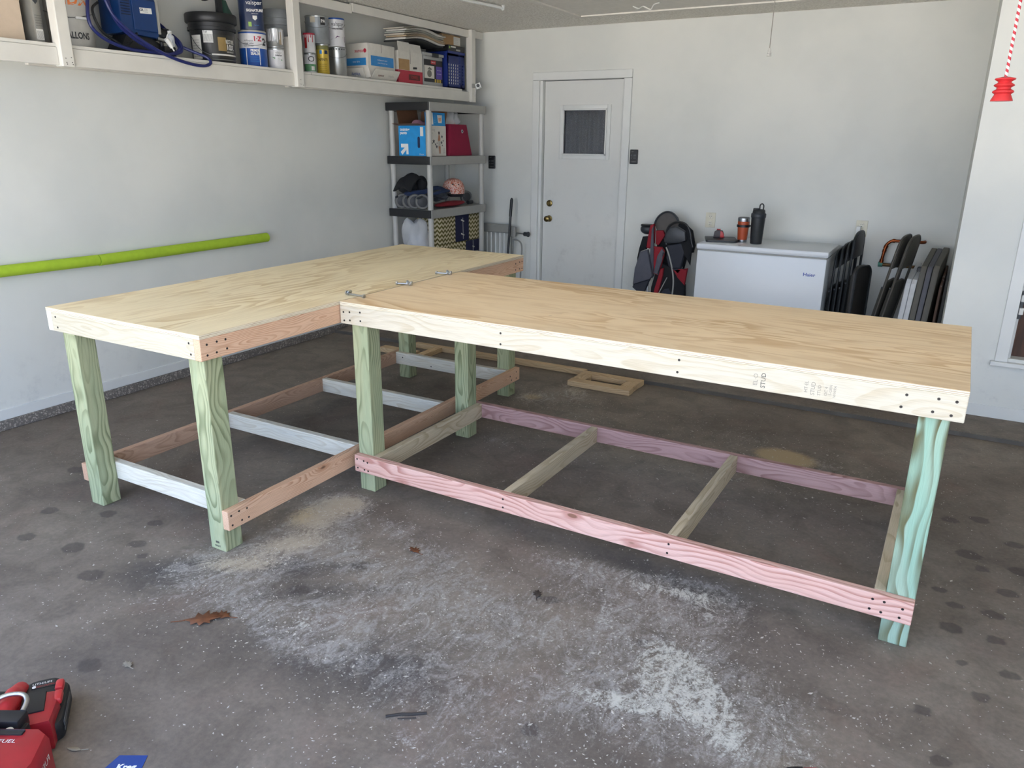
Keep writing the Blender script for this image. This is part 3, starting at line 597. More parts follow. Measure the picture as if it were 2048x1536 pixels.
SF += .0012
def facing(x, y): return math.atan2(-1.7603 - y, 2.2934 - x)
def on_cyl(s, size, m, par, r, a, z, **k): text(s, size, m, par, T(0, 0, z), bend=(r + .0008, a), **k)
def wrap(name, r, a0, a1, z0, z1, m, par):
    b = MB(); b.lathe([(r, z0), (r, z1)], 24, None, a0, a1); return b.build(name, m, par)
def paint_can(name, label, c, r, z0, h, body, cat='can', lid='tin', label_m=None, group=None, lz=(.06, .94), bail=True, rim='tin'):
    t = thing(name, label, cat, (c[0], c[1], z0), 0, group)
    lathe('body', [(0, 0), (r * .97, 0), (r, .004), (r, .008), (r * .985, .010), (r * .985, h - .012), (r, h - .010), (r, h - .003), (r * .97, h - .001), (r * .9, h - .001), (r * .89, h - .006), (0, h - .006)], body, t, seg=36)
    lathe('lid', [(r * .87, h - .0055), (r * .86, h - .003), (r * .80, h - .004), (r * .78, h - .0055), (0, h - .005)], M_[lid], t, seg=30)
    if rim: lathe('rim', [(r * 1.0, h - .012), (r * 1.015, h - .008), (r * 1.0, h - .001), (r * .93, h), (r * .92, h - .002)], M_[rim], t, seg=36)
    if label_m: wrap('label', r * .985 + .0005, 0, 2 * PI, h * lz[0], h * lz[1], label_m, t)
    if bail:
        a0 = facing(*c)
        MB().tube(smooth_path([((r + .003) * math.cos(a0 + q), (r + .003) * math.sin(a0 + q), h * .8 - .55 * r * (1 - (abs(q) / 1.5) ** 2)) for q in (-1.5, -1, -.5, 0, .5, 1, 1.5)], 3), .0013, 5).build('bail', M_['wire'], t)
    return t, facing(*c)
SHELFG = 'paint cans on the overhead shelf'
# beige carton, grey tin, bucket
t = thing('cardboard_box', 'large plain beige carton at the left end of overhead shelf', 'box', (-2.07, .36, SF))
box('carton', (-.11, -.33, 0), (.11, .33, .40), M_['beige'], t, .003); box('tape', (.1102, -.33, .19), (.1108, .33, .21), mat('tan_tape', 'bda88f', .4), t, 0)
t = thing('metal_jug', 'grey rectangular metal can with barcode beside beige carton on overhead shelf', 'can', (-1.985, .775, SF))
b = MB(); b.box((-.10, -.048, 0), (.06, .0, .27), .012); b.build('body', mat('grey_tin', '8f8d86', .4, .3), t)
b = MB().cyl((-.02, -.024, .27), (-.02, -.024, .30), .018).build('cap', M_['black'], t)
MB().tube([(-.08, -.024, .268), (-.08, -.024, .30), (-.05, -.024, .31), (-.045, -.024, .268)], .005, 6).build('handle', M_['black'], t)
m_ = lambda y, z: frame(.0605, y, z, (0, 1, 0), (0, 0, 1))
for i in range(5): text('warning caution notice', .008, M_['dark'], t, m_(-.024, .13 - .012 * i), sx=.45)
patch('label', .036, .05, M_['paper'], t, m_(-.026, .04))
text('||||||||||', .045, M_['ink'], t, m_(-.026, .041) @ T(0, 0, .0006), sx=.28)
poly_print('emblem', [[(.016 * math.cos(q) * (1 + .35 * math.sin(5 * q)), .022 * math.sin(q) * (1 + .3 * math.cos(4 * q))) for q in [2 * PI * i / 24 for i in range(24)]]], M_['dark'], t, m_(-.026, .21))
hd = thing('plastic_bucket', 'white bucket with orange lettering and wire handle behind first shelf post', 'bucket', (-2.06, 1.006, SF))
BKT = mat('bucket_white', 'b9b7b0', .45); r_ = .118
lathe('body', [(0, 0), (r_ * .9, 0), (r_ * .92, .006), (r_ * 1.04, .31), (r_ * 1.10, .312), (r_ * 1.10, .33), (r_ * 1.05, .332), (r_ * 1.06, .36), (r_ * 1.1, .362), (r_ * 1.1, .372), (r_, .372), (r_ * .88, .02), (0, .02)], BKT, hd, seg=40)
f_ = facing(-2.06, 1.006)
on_cyl('HDX', .078, M_['orange'], hd, r_ * 1.005, f_ + .20, .235, bold=.03, sx=.95); on_cyl('5 GALLONS', .046, M_['ink'], hd, r_ * .945, f_ + .10, .06, sx=.66, bold=.03)
rr = r_ * 1.03
MB().tube([(rr * math.cos(f_ + q), rr * math.sin(f_ + q), .165 - .018 * math.cos(q * 2)) for q in np.linspace(-1.4, 1.4, 15)], .002, 6).build('wire_handle', M_['wire'], hd)
MB().tube([(rr * math.cos(f_ + q) * 1.02, rr * math.sin(f_ + q) * 1.02, .148) for q in np.linspace(.22, .85, 7)], .0075, 8).build('grip', M_['white'], hd)
# airless paint sprayer
PB = mat('sprayer_blue', '14386e', .35); PD = mat('sprayer_dark', '0f1f3e', .5)
sp = thing('paint_sprayer', 'blue airless paint sprayer on a black stand on the overhead shelf', 'sprayer', (-2.03, 1.35, SF))
b = MB(); b.prism([(-.125, .105), (.11, .095), (.125, .13), (.125, .285), (.10, .32), (-.08, .33), (-.125, .30)], .19, frame(.095, 0, 0, (0, 1, 0), (0, 0, 1)) @ T(0, 0, -.19), .012); b.build('housing', PB, sp)
box('front_cover', (.094, -.05, .125), (.104, .105, .295), PB, sp, .006); box('side_trim', (.07, .107, .12), (.10, .127, .31), M_['grey'], sp, .004)
for i in range(6): box('vent_slot', (.0945, -.115, .20 + .014 * i), (.098, -.06, .206 + .014 * i), PD, sp, 0)
patch('label', .078, .030, M_['white'], sp, frame(.1046, .035, .235, (0, 1, .06), (0, -.06, 1)))
text('GR', .018, M_['navy'], sp, frame(.1052, .008, .2365, (0, 1, .06), (0, -.06, 1)), bold=.03)
for i in range(3): text('airless sprayer', .008, M_['navy'], sp, frame(.1052, .037, .245 - .008 * i, (0, 1, .06), (0, -.06, 1)), sx=.5)
b = MB(); b.box((-.11, -.13, .0), (.11, .17, .018), .006); b.prism([(-.15, .0), (.17, .0), (.13, .07), (.06, .10), (-.09, .10)], .13, frame(-.05, 0, 0, (0, 1, 0), (0, 0, 1)), .006); b.build('stand', M_['black'], sp)
b = MB(); b.tube(smooth_path([(-.02, -.10, .31), (-.02, -.09, .36), (-.02, 0, .385), (-.02, .06, .36), (-.02, .07, .31)], 5), .013, 8); b.build('carry_handle', M_['dark'], sp)
b = MB(); b.cyl((.06, .10, .12), (.06, .18, .12), .034); b.cyl((.06, .16, .14), (.06, .20, .14), .022); b.cyl((.085, .13, .10), (.085, .13, .02), .011); b.box((.05, .12, .0), (.12, .20, .058), .006); b.build('pump', M_['black'], sp)
MB().cyl((.09, .10, .095), (.105, .16, .085), .012).build('fitting', M_['steel'], sp)
bo = thing('small_bottle', 'small white bottle with dangling nozzle cap beside the blue sprayer', 'bottle', (-1.925, 1.53, SF + .060))
lathe('body', [(0, 0), (.021, 0), (.022, .003), (.022, .05), (.02, .058), (.011, .066), (.011, .07), (0, .07)], mat('frosted_white', 'c9ccd2', .35), bo)
lathe('cap', [(0, .07), (.013, .07), (.013, .086), (0, .087)], M_['white'], bo)
poly_print('emblem', [[(-.012, -.012), (.012, -.008), (.013, .006), (.004, .016), (-.01, .012)]], M_['navy'], bo, T(0, 0, .026), (.0226, facing(-1.925, 1.5)))
MB().tube(smooth_path([(.012, 0, .068), (.05, -.03, .072), (.062, -.065, .055), (.062, -.075, .03)], 5), .003, 6).build('strap', M_['white'], bo)
MB().cyl((.062, -.078, .033), (.062, -.045, -.012), .0145, .012).cyl((.062, -.045, -.012), (.062, -.032, -.03), .004).build('nozzle_cap', M_['white'], bo)
HOSE = mat('blue_hose', '1c2560', .4)
hp = [(-1.93, 1.14, 2.40), (-1.90, 1.138, 2.304), (-1.885, 1.14, 2.242), (-1.88, 1.184, 2.173), (-1.88, 1.281, 2.11), (-1.88, 1.397, 2.068), (-1.885, 1.487, 2.064), (-1.90, 1.563, 2.1), (-1.95, 1.575, 2.156), (-2.04, 1.56, 2.24), (-2.165, 1.52, 2.32), (-2.168, 1.40, 2.40), (-2.14, 1.26, 2.43), (-1.99, 1.20, 2.43), (-1.92, 1.10, 2.40),
      (-1.91, 1.04, 2.33), (-1.88, 1.00, 2.25), (-1.865, .994, 2.161), (-1.865, 1.069, 2.10), (-1.865, 1.203, 2.066), (-1.872, 1.358, 2.063), (-1.88, 1.486, 2.064), (-1.89, 1.57, 2.09), (-1.93, 1.59, 2.149), (-2.04, 1.58, 2.22), (-2.166, 1.54, 2.30), (-2.168, 1.40, 2.38), (-2.14, 1.24, 2.40),
      (-1.935, 1.125, 2.39), (-1.875, 1.1, 2.316), (-1.86, 1.134, 2.223), (-1.85, 1.218, 2.15), (-1.84, 1.327, 2.09), (-1.828, 1.435, 2.045), (-1.822, 1.56, 2.018), (-1.822, 1.668, 2.013), (-1.825, 1.723, 2.035), (-1.85, 1.72, 2.066), (-1.885, 1.667, 2.09), (-1.93, 1.60, 2.12)]
h_ = MB().tube(smooth_path(hp, 7), .0092, 8).build('paint_hose', HOSE); tag(h_, 'coiled dark blue hose looping in front of the paint sprayer', 'hose')
h_ = MB().tube(smooth_path([(-1.92, 1.09, 2.29), (-1.91, 1.045, 2.245), (-1.903, 1.075, 2.15), (-1.905, 1.158, 2.10), (-1.905, 1.22, 2.085), (-1.91, 1.30, 2.16)], 6), .007, 8).build('supply_hose', M_['black']); tag(h_, 'short black hose bundled with blue hose at the sprayer', 'hose')
# black bucket
bb = thing('plastic_bucket', 'black lidded bucket with barcode label and number ten on overhead shelf', 'bucket', (-2.035, 1.935, SF)); r_ = .136
lathe('body', [(0, 0), (r_ * .93, 0), (r_ * .95, .008), (r_, .19), (r_ * 1.08, .192), (r_ * 1.08, .21), (r_ * 1.04, .212), (r_ * 1.04, .235), (r_ * 1.1, .237), (r_ * 1.1, .25), (0, .25)], M_['black'], bb, seg=44)
lathe('lid', [(r_ * 1.13, .238), (r_ * 1.16, .243), (r_ * 1.16, .285), (r_ * 1.12, .292), (r_ * 1.05, .29), (r_ * 1.02, .277), (0, .275)], M_['black'], bb, seg=44)
f_ = facing(-2.035, 1.935); rl = r_ * .985
wrap('label', rl + .001, f_ - .10, f_ + 1.35, .03, .165, mat('bucket_label', '2c2b27', .4), bb)
wrap('label_picture', rl + .0016, f_ + .22, f_ + .62, .07, .15, mat('tan_print', '8d7648', .4), bb)
wrap('label_band', rl + .0018, f_ - .10, f_ + 1.3, .043, .052, M_['paper'], bb); wrap('label_band', rl + .0018, f_ - .10, f_ + 1.3, .016, .021, mat('grey_print', '6d6f6a', .5), bb)
on_cyl('RESTORE', .034, M_['paper'], bb, rl + .0018, f_ + .85, .125, sx=.5, bold=.02); on_cyl('10X', .044, M_['white'], bb, rl + .0018, f_ + .83, .092, sx=.8, bold=.03); on_cyl('ADVANCED', .014, M_['paper'], bb, rl + .0018, f_ + .83, .066, sx=.8)
wrap('price_label', rl + .004, f_ - .42, f_ + .02, .115, .185, M_['white'], bb); on_cyl('||||||||||||||', .050, M_['ink'], bb, rl + .0045, f_ - .2, .146, sx=.34); on_cyl('5 gal', .016, M_['ink'], bb, rl + .0045, f_ - .3, .178, sx=.8)
wrap('notice_label', rl + .002, f_ - 1.15, f_ - .55, .02, .16, M_['paper'], bb)
for i in range(7): on_cyl('warning read all notices', .012, mat('grey_ink', '77756f', .6) if i == 0 else bpy.data.materials['grey_ink'], bb, rl + .0028, f_ - .85, .035 + .016 * i, sx=.5)
MB().tube(smooth_path([((rl + .012) * math.cos(f_ + q), (rl + .012) * math.sin(f_ + q), .19 - .15 * (1 - (abs(q) / 1.2) ** 2)) for q in (-1.25, -.9, -.5, -.1)] , 4), .002, 6).build('wire_handle', M_['wire'], bb)
gf = thing('garden_sprinkler', 'dark green plastic piece with black hose on black bucket lid', 'sprinkler', (-1.98, 2.0, SF + .2935))
lathe('cone', [(.0, .09), (.018, .088), (.03, .05), (.055, .0), (0, .0)], mat('dark_green_plastic', '2c4a40', .4), gf)
MB().tube(smooth_path([(.0, .0, .085), (-.01, -.06, .10), (.0, -.16, .07), (.02, -.26, .12), (0, -.32, .19)], 6), .007, 7).box((.02, -.085, .0), (.05, -.05, .08), .004).build('hose', M_['black'], gf)
# navy jug on the blue and white can
LZ = mat('can_white_label', 'd6d6d8', .35)
t, f_ = paint_can('paint_can', 'blue and white primer can under navy paint jug on overhead shelf', (-1.99, 2.227), .090, SF, .226, M_['blue'], lid='grey', rim='grey', group=SHELFG)
wrap('label_top', .0895, 0, 2 * PI, .115, .205, LZ, t)
on_cyl('1\u00b7Z', .04, M_['redprint'], t, .0905, f_ + .35, .172, bold=.04); on_cyl('2', .06, M_['ink'], t, .0905, f_ + .9, .155, bold=.04)
for i, s_ in enumerate(('All-Purpose', 'primer sealer', 'stain blocker')): on_cyl(s_, .016, M_['ink'], t, .0905, f_ - .3, .16 - .016 * i, sx=.8)
for i, s_ in enumerate(('PRIMER', 'SEALER')): on_cyl(s_, .022, M_['white'], t, .0905, f_ + .12, .10 - .02 * i, sx=.8, bold=.03)
for i in range(3): on_cyl('interior exterior', .010, M_['skyblue'], t, .0905, f_ + .1, .06 - .013 * i)
for q, wq, z0 in ((-.55, .07, .01), (.42, .06, .01)): wrap('paint_drip', .0906, f_ + q, f_ + q + wq, z0, .12, LZ, t)
t = thing('paint_jug', 'navy plastic paint jug with white lettering stacked on blue primer can', 'jug', (-1.99, 2.235, SF + .227), 0, SHELFG)
MB().prism(round_poly(.155, .155, .05), .20, RZ(facing(-1.99, 2.235)), .006).build('body', M_['navy'], t); MB().prism(round_poly(.15, .15, .05), .03, T(0, 0, .2) @ RZ(facing(-1.99, 2.235)), .006).build('lid', mat('orange_red_lid', 'b0543c', .4), t)
f_ = facing(-1.99, 2.235); mm = lambda y, z: RZ(f_) @ frame(.0782, y, z, (0, 1, 0), (0, 0, 1))
text('valspar', .036, M_['white'], t, mm(.022, .165)); text('SIGNATURE', .022, M_['white'], t, mm(.024, .118), bold=.03, sx=.9); text('interior paint', .008, M_['white'], t, mm(.024, .10))
poly_print('shield', [[(-.014, .014), (.014, .014), (.014, -.004), (0, -.016), (-.014, -.004)]], M_['paper'], t, mm(.022, .074)); poly_print('badge', [[(-.01, -.014), (.01, -.014), (.01, .014), (-.01, .014)]], M_['lime'], t, mm(-.012, .035)); text('flat finish', .008, M_['skyblue'], t, mm(.03, .03))
# pair of quart cans, grey pail, white carton behind
t, f_ = paint_can('paint_can', 'white can with green swoosh beneath paint-dripped can beside blue primer can', (-1.955, 2.398), .056, SF, .135, LZ, group=SHELFG, bail=False)
on_cyl('valspar', .022, M_['grey'], t, .0563, f_ + .3, .105, sx=.8); on_cyl('interior', .017, M_['ink'], t, .0563, f_ + .3, .088, bold=.03, sx=.9)
poly_print('swoosh', [[(-.04, .012), (-.02, .0), (.01, -.010), (.035, -.012), (.035, -.005), (.01, .0), (-.02, .008)]], M_['green'], t, T(0, 0, .066), (.0563, f_ + .1))
t, f_ = paint_can('paint_can', 'silver can streaked with white paint drips on green swoosh can', (-1.955, 2.40), .058, SF + .136, .126, M_['tin'], group=SHELFG, bail=False)
for i in range(9): wrap('paint_drip', .0584, f_ - 1.2 + .28 * i, f_ - 1.2 + .28 * i + random.uniform(.1, .24), random.uniform(.02, .06), .118, LZ, t)
wrap('label', .0582, f_ + .45, f_ + .95, .02, .1, mat('tan_label', '9a8b74', .5), t)
t = thing('plastic_pail', 'translucent grey pail behind the white and dripped paint cans', 'pail', (-2.085, 2.56, SF))
lathe('body', [(0, 0), (.085, 0), (.1, .30), (.108, .302), (.108, .318), (.1, .32), (.101, .345), (.108, .347), (.108, .36), (.1, .40), (.096, .405), (0, .40)], mat('grey_pail', '8b8f90', .35), t, seg=36)
t = thing('white_carton', 'white carton with brown-red label beside second shelf post', 'carton', (-1.932, 2.535, SF))
box('carton', (-.035, -.055, 0), (.035, .06, .22), M_['whitecard'], t, .003); patch('label', .07, .085, M_['brownprint'], t, frame(.0356, .012, .12, (0, 1, 0), (0, 0, 1))); patch('label_patch', .03, .03, M_['paper'], t, frame(.0362, .02, .10, (0, 1, 0), (0, 0, 1)))
# cans right of second post
t, f_ = paint_can('paint_can', 'small green and white quart can just right of second post', (-1.95, 2.72), .041, SF, .135, LZ, group=SHELFG, bail=False)
wrap('label_lower', .0413, 0, 2 * PI, .012, .06, M_['green'], t); on_cyl('O', .055, M_['ink'], t, .0415, f_ + .25, .092, sx=1.2); wrap('label_patch', .0416, f_ + .2, f_ + .8, .018, .045, M_['paper'], t)
t, f_ = paint_can('paint_can', 'small quart can with red dripping rim on green quart can', (-1.95, 2.724), .042, SF + .136, .132, LZ, rim='redprint', group=SHELFG, bail=False)
for i in range(5): wrap('paint_drip', .0418, f_ - .9 + .36 * i, f_ - .75 + .36 * i, .07 + .03 * (i % 2), .12, M_['redprint'], t)
wrap('label_patch', .0418, f_ - .9, f_ - .4, .03, .1, M_['red'], t)
t, f_ = paint_can('varnish_can', 'tall yellow varnish can beneath the grey paint-stained gallon can', (-1.955, 2.862), .0455, SF, .21, M_['yellow'], group=SHELFG, bail=False)
on_cyl('INFINITI', .027, mat('olive_ink', '4f4a1e', .5), t, .0458, f_, .10, sx=.75, bold=.02); wrap('label_patch', .0458, f_ - .5, f_ - .1, .14, .165, M_['skyblue'], t); wrap('label_patch', .0458, f_ + .3, f_ + .9, .14, .165, M_['navy'], t); wrap('label_top', .0457, 0, 2 * PI, .17, .20, mat('olive_print', '7c7c48', .5), t)
for i in range(4): on_cyl('clear wood finish', .008, bpy.data.materials['olive_ink'], t, .0458, f_, .07 - .014 * i)
t, f_ = paint_can('paint_can', 'dented grey gallon can balanced on yellow varnish can', (-2.0, 2.87), .085, SF + .211, .19, mat('dull_grey_tin', '90969a', .45, .4, var=.2, scale=10), lid='tin', group=SHELFG)
wrap('label', .0845, f_ + .3, f_ + .75, .125, .18, M_['ink'], t); wrap('paint_smear', .0846, f_ - .6, f_ - .15, .14, .185, mat('dried_paint', 'c5bda9', .6), t); on_cyl('PA', .03, M_['white'], t, .0852, f_ + .55, .15, bold=.03)
t, f_ = paint_can('paint_can', 'plain silver gallon can beneath the white ceiling paint can', (-1.99, 3.061), .068, SF, .208, M_['tin'], group=SHELFG)
for i in range(7): wrap('paint_drip', .0672, f_ - 1.1 + .32 * i, f_ - .95 + .32 * i, .188, .198, M_['ink'], t)
t, f_ = paint_can('paint_can', 'white ceiling paint can with purple band stacked on silver can', (-1.99, 3.057), .068, SF + .209, .20, LZ, rim='blue', group=SHELFG)
on_cyl('valspar', .042, M_['dark'], t, .0684, f_ + .28, .155, sx=.85); on_cyl('CEILING PAINT', .014, M_['ink'], t, .0684, f_ + .3, .122, bold=.03, sx=.9)
poly_print('purple_band', [[(-.068, .0), (-.03, .006), (-.005, .012), (.01, .03), (.03, .024), (.06, .018), (.08, .026), (.08, -.012), (-.068, -.012)]], M_['purple'], t, T(0, 0, .045), (.0684, f_))
# copier paper carton with open flaps
WC = M_['whitecard']
t = thing('paper_carton', 'white copier paper carton with blue stripes and open flaps on overhead shelf', 'carton', (-2.05, 3.35, SF))
b = MB(); b.box((-.12, .0, 0), (.12, .345, .272), .003); b.build('carton', WC, t)
L_ = lambda x, z: frame(x, -.0006, z, (1, 0, 0), (0, 0, 1)); F_ = lambda y, z: frame(.1206, y, z, (0, 1, 0), (0, 0, 1))
for i, (n, w_, m) in enumerate((('stripe', .20, L_(0, .135)),)): patch(n, w_, .055, M_['skyblue'], t, m)
patch('stripe', .29, .075, M_['skyblue'], t, F_(.18, .145)); text('multipurpose paper', .016, M_['white'], t, F_(.18, .155) @ T(0, 0, .0006)); text('white 20 lb letter size', .014, M_['white'], t, F_(.18, .132) @ T(0, 0, .0006)); text('letter 20 lb', .016, M_['white'], t, L_(0, .135) @ T(0, 0, .0006))
text('xerox', .036, M_['redprint'], t, L_(.03, .215), bold=.02); poly_print('ball_mark', [[(.016 * math.cos(2 * PI * i / 20), .016 * math.sin(2 * PI * i / 20)) for i in range(20)]], M_['redprint'], t, L_(.092, .215))
for z_ in (.26,): box('lid_seam', (.12, .17, .21), (.1208, .173, .272), M_['dark'], t, 0)
b = MB(); b.box((-.115, -.004, .0), (.115, .0, .085), 0, T(0, -.03, .003) @ RX(R(18))); b.build('flap', WC, t); text('Vitality', .036, M_['blue'], t, T(0, -.0345, 0) @ RX(R(18)) @ frame(.03, -.0006, .04, (-1, 0, 0), (0, 0, -1)) @ RX(0), sx=.9)
b = MB(); b.box((.0, .02, .0), (.004, .34, .09), 0, T(.125, 0, .005) @ RY(R(32))); b.build('flap', WC, t); text('xerox', .03, M_['brownprint'], t, T(.125, 0, .005) @ RY(R(32)) @ frame(.0046, .12, .04, (0, 1, 0), (0, 0, 1)), bold=.02)
text('Vitality', .026, M_['grey'], t, T(.125, 0, .005) @ RY(R(32)) @ frame(.0046, .25, .04, (0, 1, 0), (0, 0, 1)))
b = MB(); b.prism([(0, 0), (.09, .02), (.07, .10), (0, .075)], .003, T(.06, -.035, .0) @ frame(0, 0, .0, (.9, .45, 0), (0, 0, 1))); b.build('flap', WC, t)
# red, white and kraft box
t = thing('cardboard_box', 'white box with red lower band and kraft square beside paper carton', 'box', (-2.05, 3.91, SF))
box('carton', (-.12, -.17, 0), (.12, .17, .255), WC, t, .003); F_ = lambda y, z, e=0: frame(.1205 + e, y, z, (0, 1, 0), (0, 0, 1))
patch('band', .34, .105, M_['redprint'], t, F_(0, .053)); patch('kraft_square', .15, .085, M_['kraft'], t, F_(-.09, .15)); patch('side_band', .24, .105, M_['redprint'], t, frame(0, -.1706, .053, (1, 0, 0), (0, 0, 1)))
patch('name_plate', .16, .045, M_['brownprint'], t, F_(.05, .055, .0005)); text('SORREL', .036, M_['red'], t, F_(.05, .055, .001), sx=.85)
for y_ in (-.005,): box('flap_seam', (.12, y_, .16), (.1208, y_ + .003, .255), M_['dark'], t, 0)
b = MB(); b.box((.0, -.165, .0), (.003, -.005, .075), 0, T(.118, 0, .252) @ RY(R(-8))); b.box((.0, .0, .0), (.003, .165, .07), 0, T(.118, 0, .252) @ RY(R(-14))); b.build('flap', WC, t); poly_print('tape', [[(-.03, -.01), (.03, -.006), (.03, .01), (-.025, .008)]], M_['ink'], t, F_(.06, .13, .0005))
# clear bin with appliance label
t = thing('storage_bin', 'clear plastic bin with black and purple printed label beside blue crate', 'bin', (-2.04, 4.245, SF))
CB = mat('clear_bin', 'a5a6a3', .3); b = MB(); b.box((-.11, -.148, 0), (.11, .148, .25), .008); b.build('bin', CB, t); box('lid', (-.12, -.155, .25), (.122, .155, .275), CB, t, .006); box('latch', (.12, -.03, .24), (.132, .06, .275), M_['black'], t, .003)
F_ = lambda y, z, e=0: frame(.1105 + e, y, z, (0, 1, 0), (0, 0, 1))
patch('label', .285, .185, M_['ink'], t, F_(0, .128)); patch('picture', .15, .105, M_['whitecard'], t, F_(-.062, .118, .0005)); patch('purple_panel', .095, .105, M_['violet'], t, F_(.088, .118, .0005)); patch('logo', .075, .03, M_['red'], t, F_(.0, .2, .0006)); text('Rubbermaid', .014, M_['white'], t, F_(0, .2, .001), sx=.8)
poly_print('pictured_bowl', [[(.035 * math.cos(q), -.005 + .03 * math.sin(q)) for q in [2 * PI * i / 18 for i in range(18)]], [(-.03, .028), (.0, .05), (.04, .035), (.03, .025)]], mat('pencil_grey', '77756c', .6), t, F_(-.062, .11, .001))
for k in range(3): patch('badge', .024, .028, M_['yellow'], t, F_(.03 + .036 * k, .05, .0006))
for i in range(2): text('clear storage', .012, M_['white'], t, F_(.088, .14 - .03 * i, .001))
# blue lattice crate with papers inside
CRB = mat('crate_blue', '1c2f74', .4)
t = thing('lattice_crate', 'dark blue lattice crate at the right end of overhead shelf', 'crate', (-2.02, 4.555, SF))
b = MB()
for lo, hi in (((-.13, -.135, 0), (.13, .14, .012)), ((-.13, -.135, 0), (-.122, .14, .31)), ((-.13, -.135, 0), (.13, -.127, .31)), ((-.13, .132, 0), (.13, .14, .31)), ((-.13, -.14, .30), (-.115, .145, .315)), ((.118, -.14, .295), (.134, .145, .315))): b.box(lo, hi)
b.build('body', CRB, t)
b = MB()
for i in range(8): yv = -.13 + .036 * i; b.box((.122, yv - .0045, 0), (.130, yv + .0045, .30))
for j in range(9): b.box((.1222, -.135, .0 + .026 * j), (.1298, .14, .008 + .026 * j))
b.box((.122, -.135, .215), (.130, .04, .30)); b.box((.122, .105, .215), (.130, .14, .30)); b.box((.122, .065, .0), (.130, .1, .30)); b.box((.122, -.135, .0), (.130, .14, .035)); b.box((.122, -.135, .275), (.130, .14, .30)); b.build('front_lattice', CRB, t)
box('papers', (-.10, -.115, .014), (.1205, .055, .26), M_['paper'], t, .002)
# magazines
MAGS = [mat('magazine_' + k, c, .5) for k, c in (('cream', 'cfc8b8'), ('grey', 'aeb0a8'), ('white', 'd9d6cd'), ('tan', 'b9a486'), ('charcoal', '3a3b3a'))]
mz = SF + .327
for i, (k, y0_, y1_, th, lift, lb) in enumerate(((4, 3.78, 4.34, .012, .010, 'lowest magazine of the stack, dark cover'), (2, 3.76, 4.33, .014, .016, 'second magazine from the bottom of the stack'), (3, 3.80, 4.36, .012, .02, 'tan magazine below the middle of the stack'),
        (0, 3.77, 4.35, .013, .024, 'cream magazine in middle of the stack'), (1, 3.78, 4.36, .012, .03, 'grey magazine above the middle of the stack'), (2, 3.80, 4.35, .012, .034, 'white magazine second from top of the stack'), (0, 3.82, 4.36, .010, .04, 'topmost magazine of the stack, bulging upward'))):
    L2 = (y1_ - y0_) / 2
    b = MB()
    def f(u, v, th=th, lift=.028, y0_=3.78 + .008 * (i % 2), y1_=4.35 + .008 * (i % 2)):
        a_ = 2 * PI * v; xx = math.cos(a_); zz = math.sin(a_)
        return (.11 * max(-1, min(1, xx * 1.3)), y0_ - 4.07 + (y1_ - y0_) * u, th / 2 * max(-1, min(1, zz * 1.3)) + lift * (math.sin(PI * min(1, u * 1.15)) ** 1.4 if u < .87 else 0))
    b.grid(f, 14, 8); bmesh.ops.remove_doubles(b.bm, verts=b.bm.verts, dist=1e-5); bmesh.ops.holes_fill(b.bm, edges=[e for e in b.bm.edges if e.is_boundary])
    o = b.build('magazine', MAGS[k], smooth=50, loc=(-2.0 + .012 * (i % 3), 4.07, mz + th / 2)); tag(o, lb + ' on boxes', 'magazine', 'magazines stacked on the overhead shelf'); mz += th + .004
t = thing('flat_box', 'flat black box with white stickers lying on the blue crate', 'box', (-2.02, 4.56, SF + .316))
box('case', (-.12, -.13, 0), (.13, .14, .05), M_['black'], t, .003); patch('sticker', .08, .012, M_['paper'], t, frame(.1306, -.05, .036, (0, 1, 0), (0, 0, 1))); patch('sticker', .07, .014, M_['grey'], t, frame(.1306, .03, .014, (0, 1, 0), (0, 0, 1))); patch('sticker', .02, .02, M_['lime'], t, frame(.1306, -.11, .03, (0, 1, 0), (0, 0, 1)))
t = thing('cardboard_box', 'small kraft box with white shipping label on flat black box', 'box', (-2.03, 4.55, SF + .367))
box('carton', (-.12, -.16, 0), (.10, .14, .09), M_['kraft'], t, .003); patch('label', .11, .07, M_['paper'], t, frame(.1006, .08, .045, (0, 1, 0), (0, 0, 1)))
for i in range(4): text('ship to address', .011, M_['grey'], t, frame(.1012, .07, .067 - .014 * i, (0, 1, 0), (0, 0, 1)))
b = MB(); b.prism([(-.16, .085), (-.40, .118), (-.33, .128), (-.10, .093)], .16, frame(-.08, 0, 0, (0, 1, 0), (0, 0, 1))); b.build('flap', M_['dark'], t)
# little white camera on the last post
cm = thing('security_camera', 'small white cube camera fixed to the last shelf post', 'camera', (-1.812, 4.752, 2.085))
box('mount', (-.0075, -.045, -.018), (.012, -.012, .018), M_['grey'], cm, .002); mq = T(.028, .012, .0) @ RZ(facing(-1.79, 4.76)) @ RX(R(20))
box('body', (-.022, -.025, -.025), (.022, .025, .025), M_['white'], cm, .004, mq); MB().cyl((.0222, 0, .003), (.024, 0, .003), .0155, seg=24, M=mq).cyl((.0222, .012, -.017), (.0232, .012, -.017), .004, seg=12, M=mq).build('lens', M_['black'], cm)
MB().tube(smooth_path([(.01, 0, -.025), (.012, -.01, -.06), (.0, -.01, -.09), (-.005, .02, -.1)], 5), .0022, 6).build('cable', M_['white'], cm)

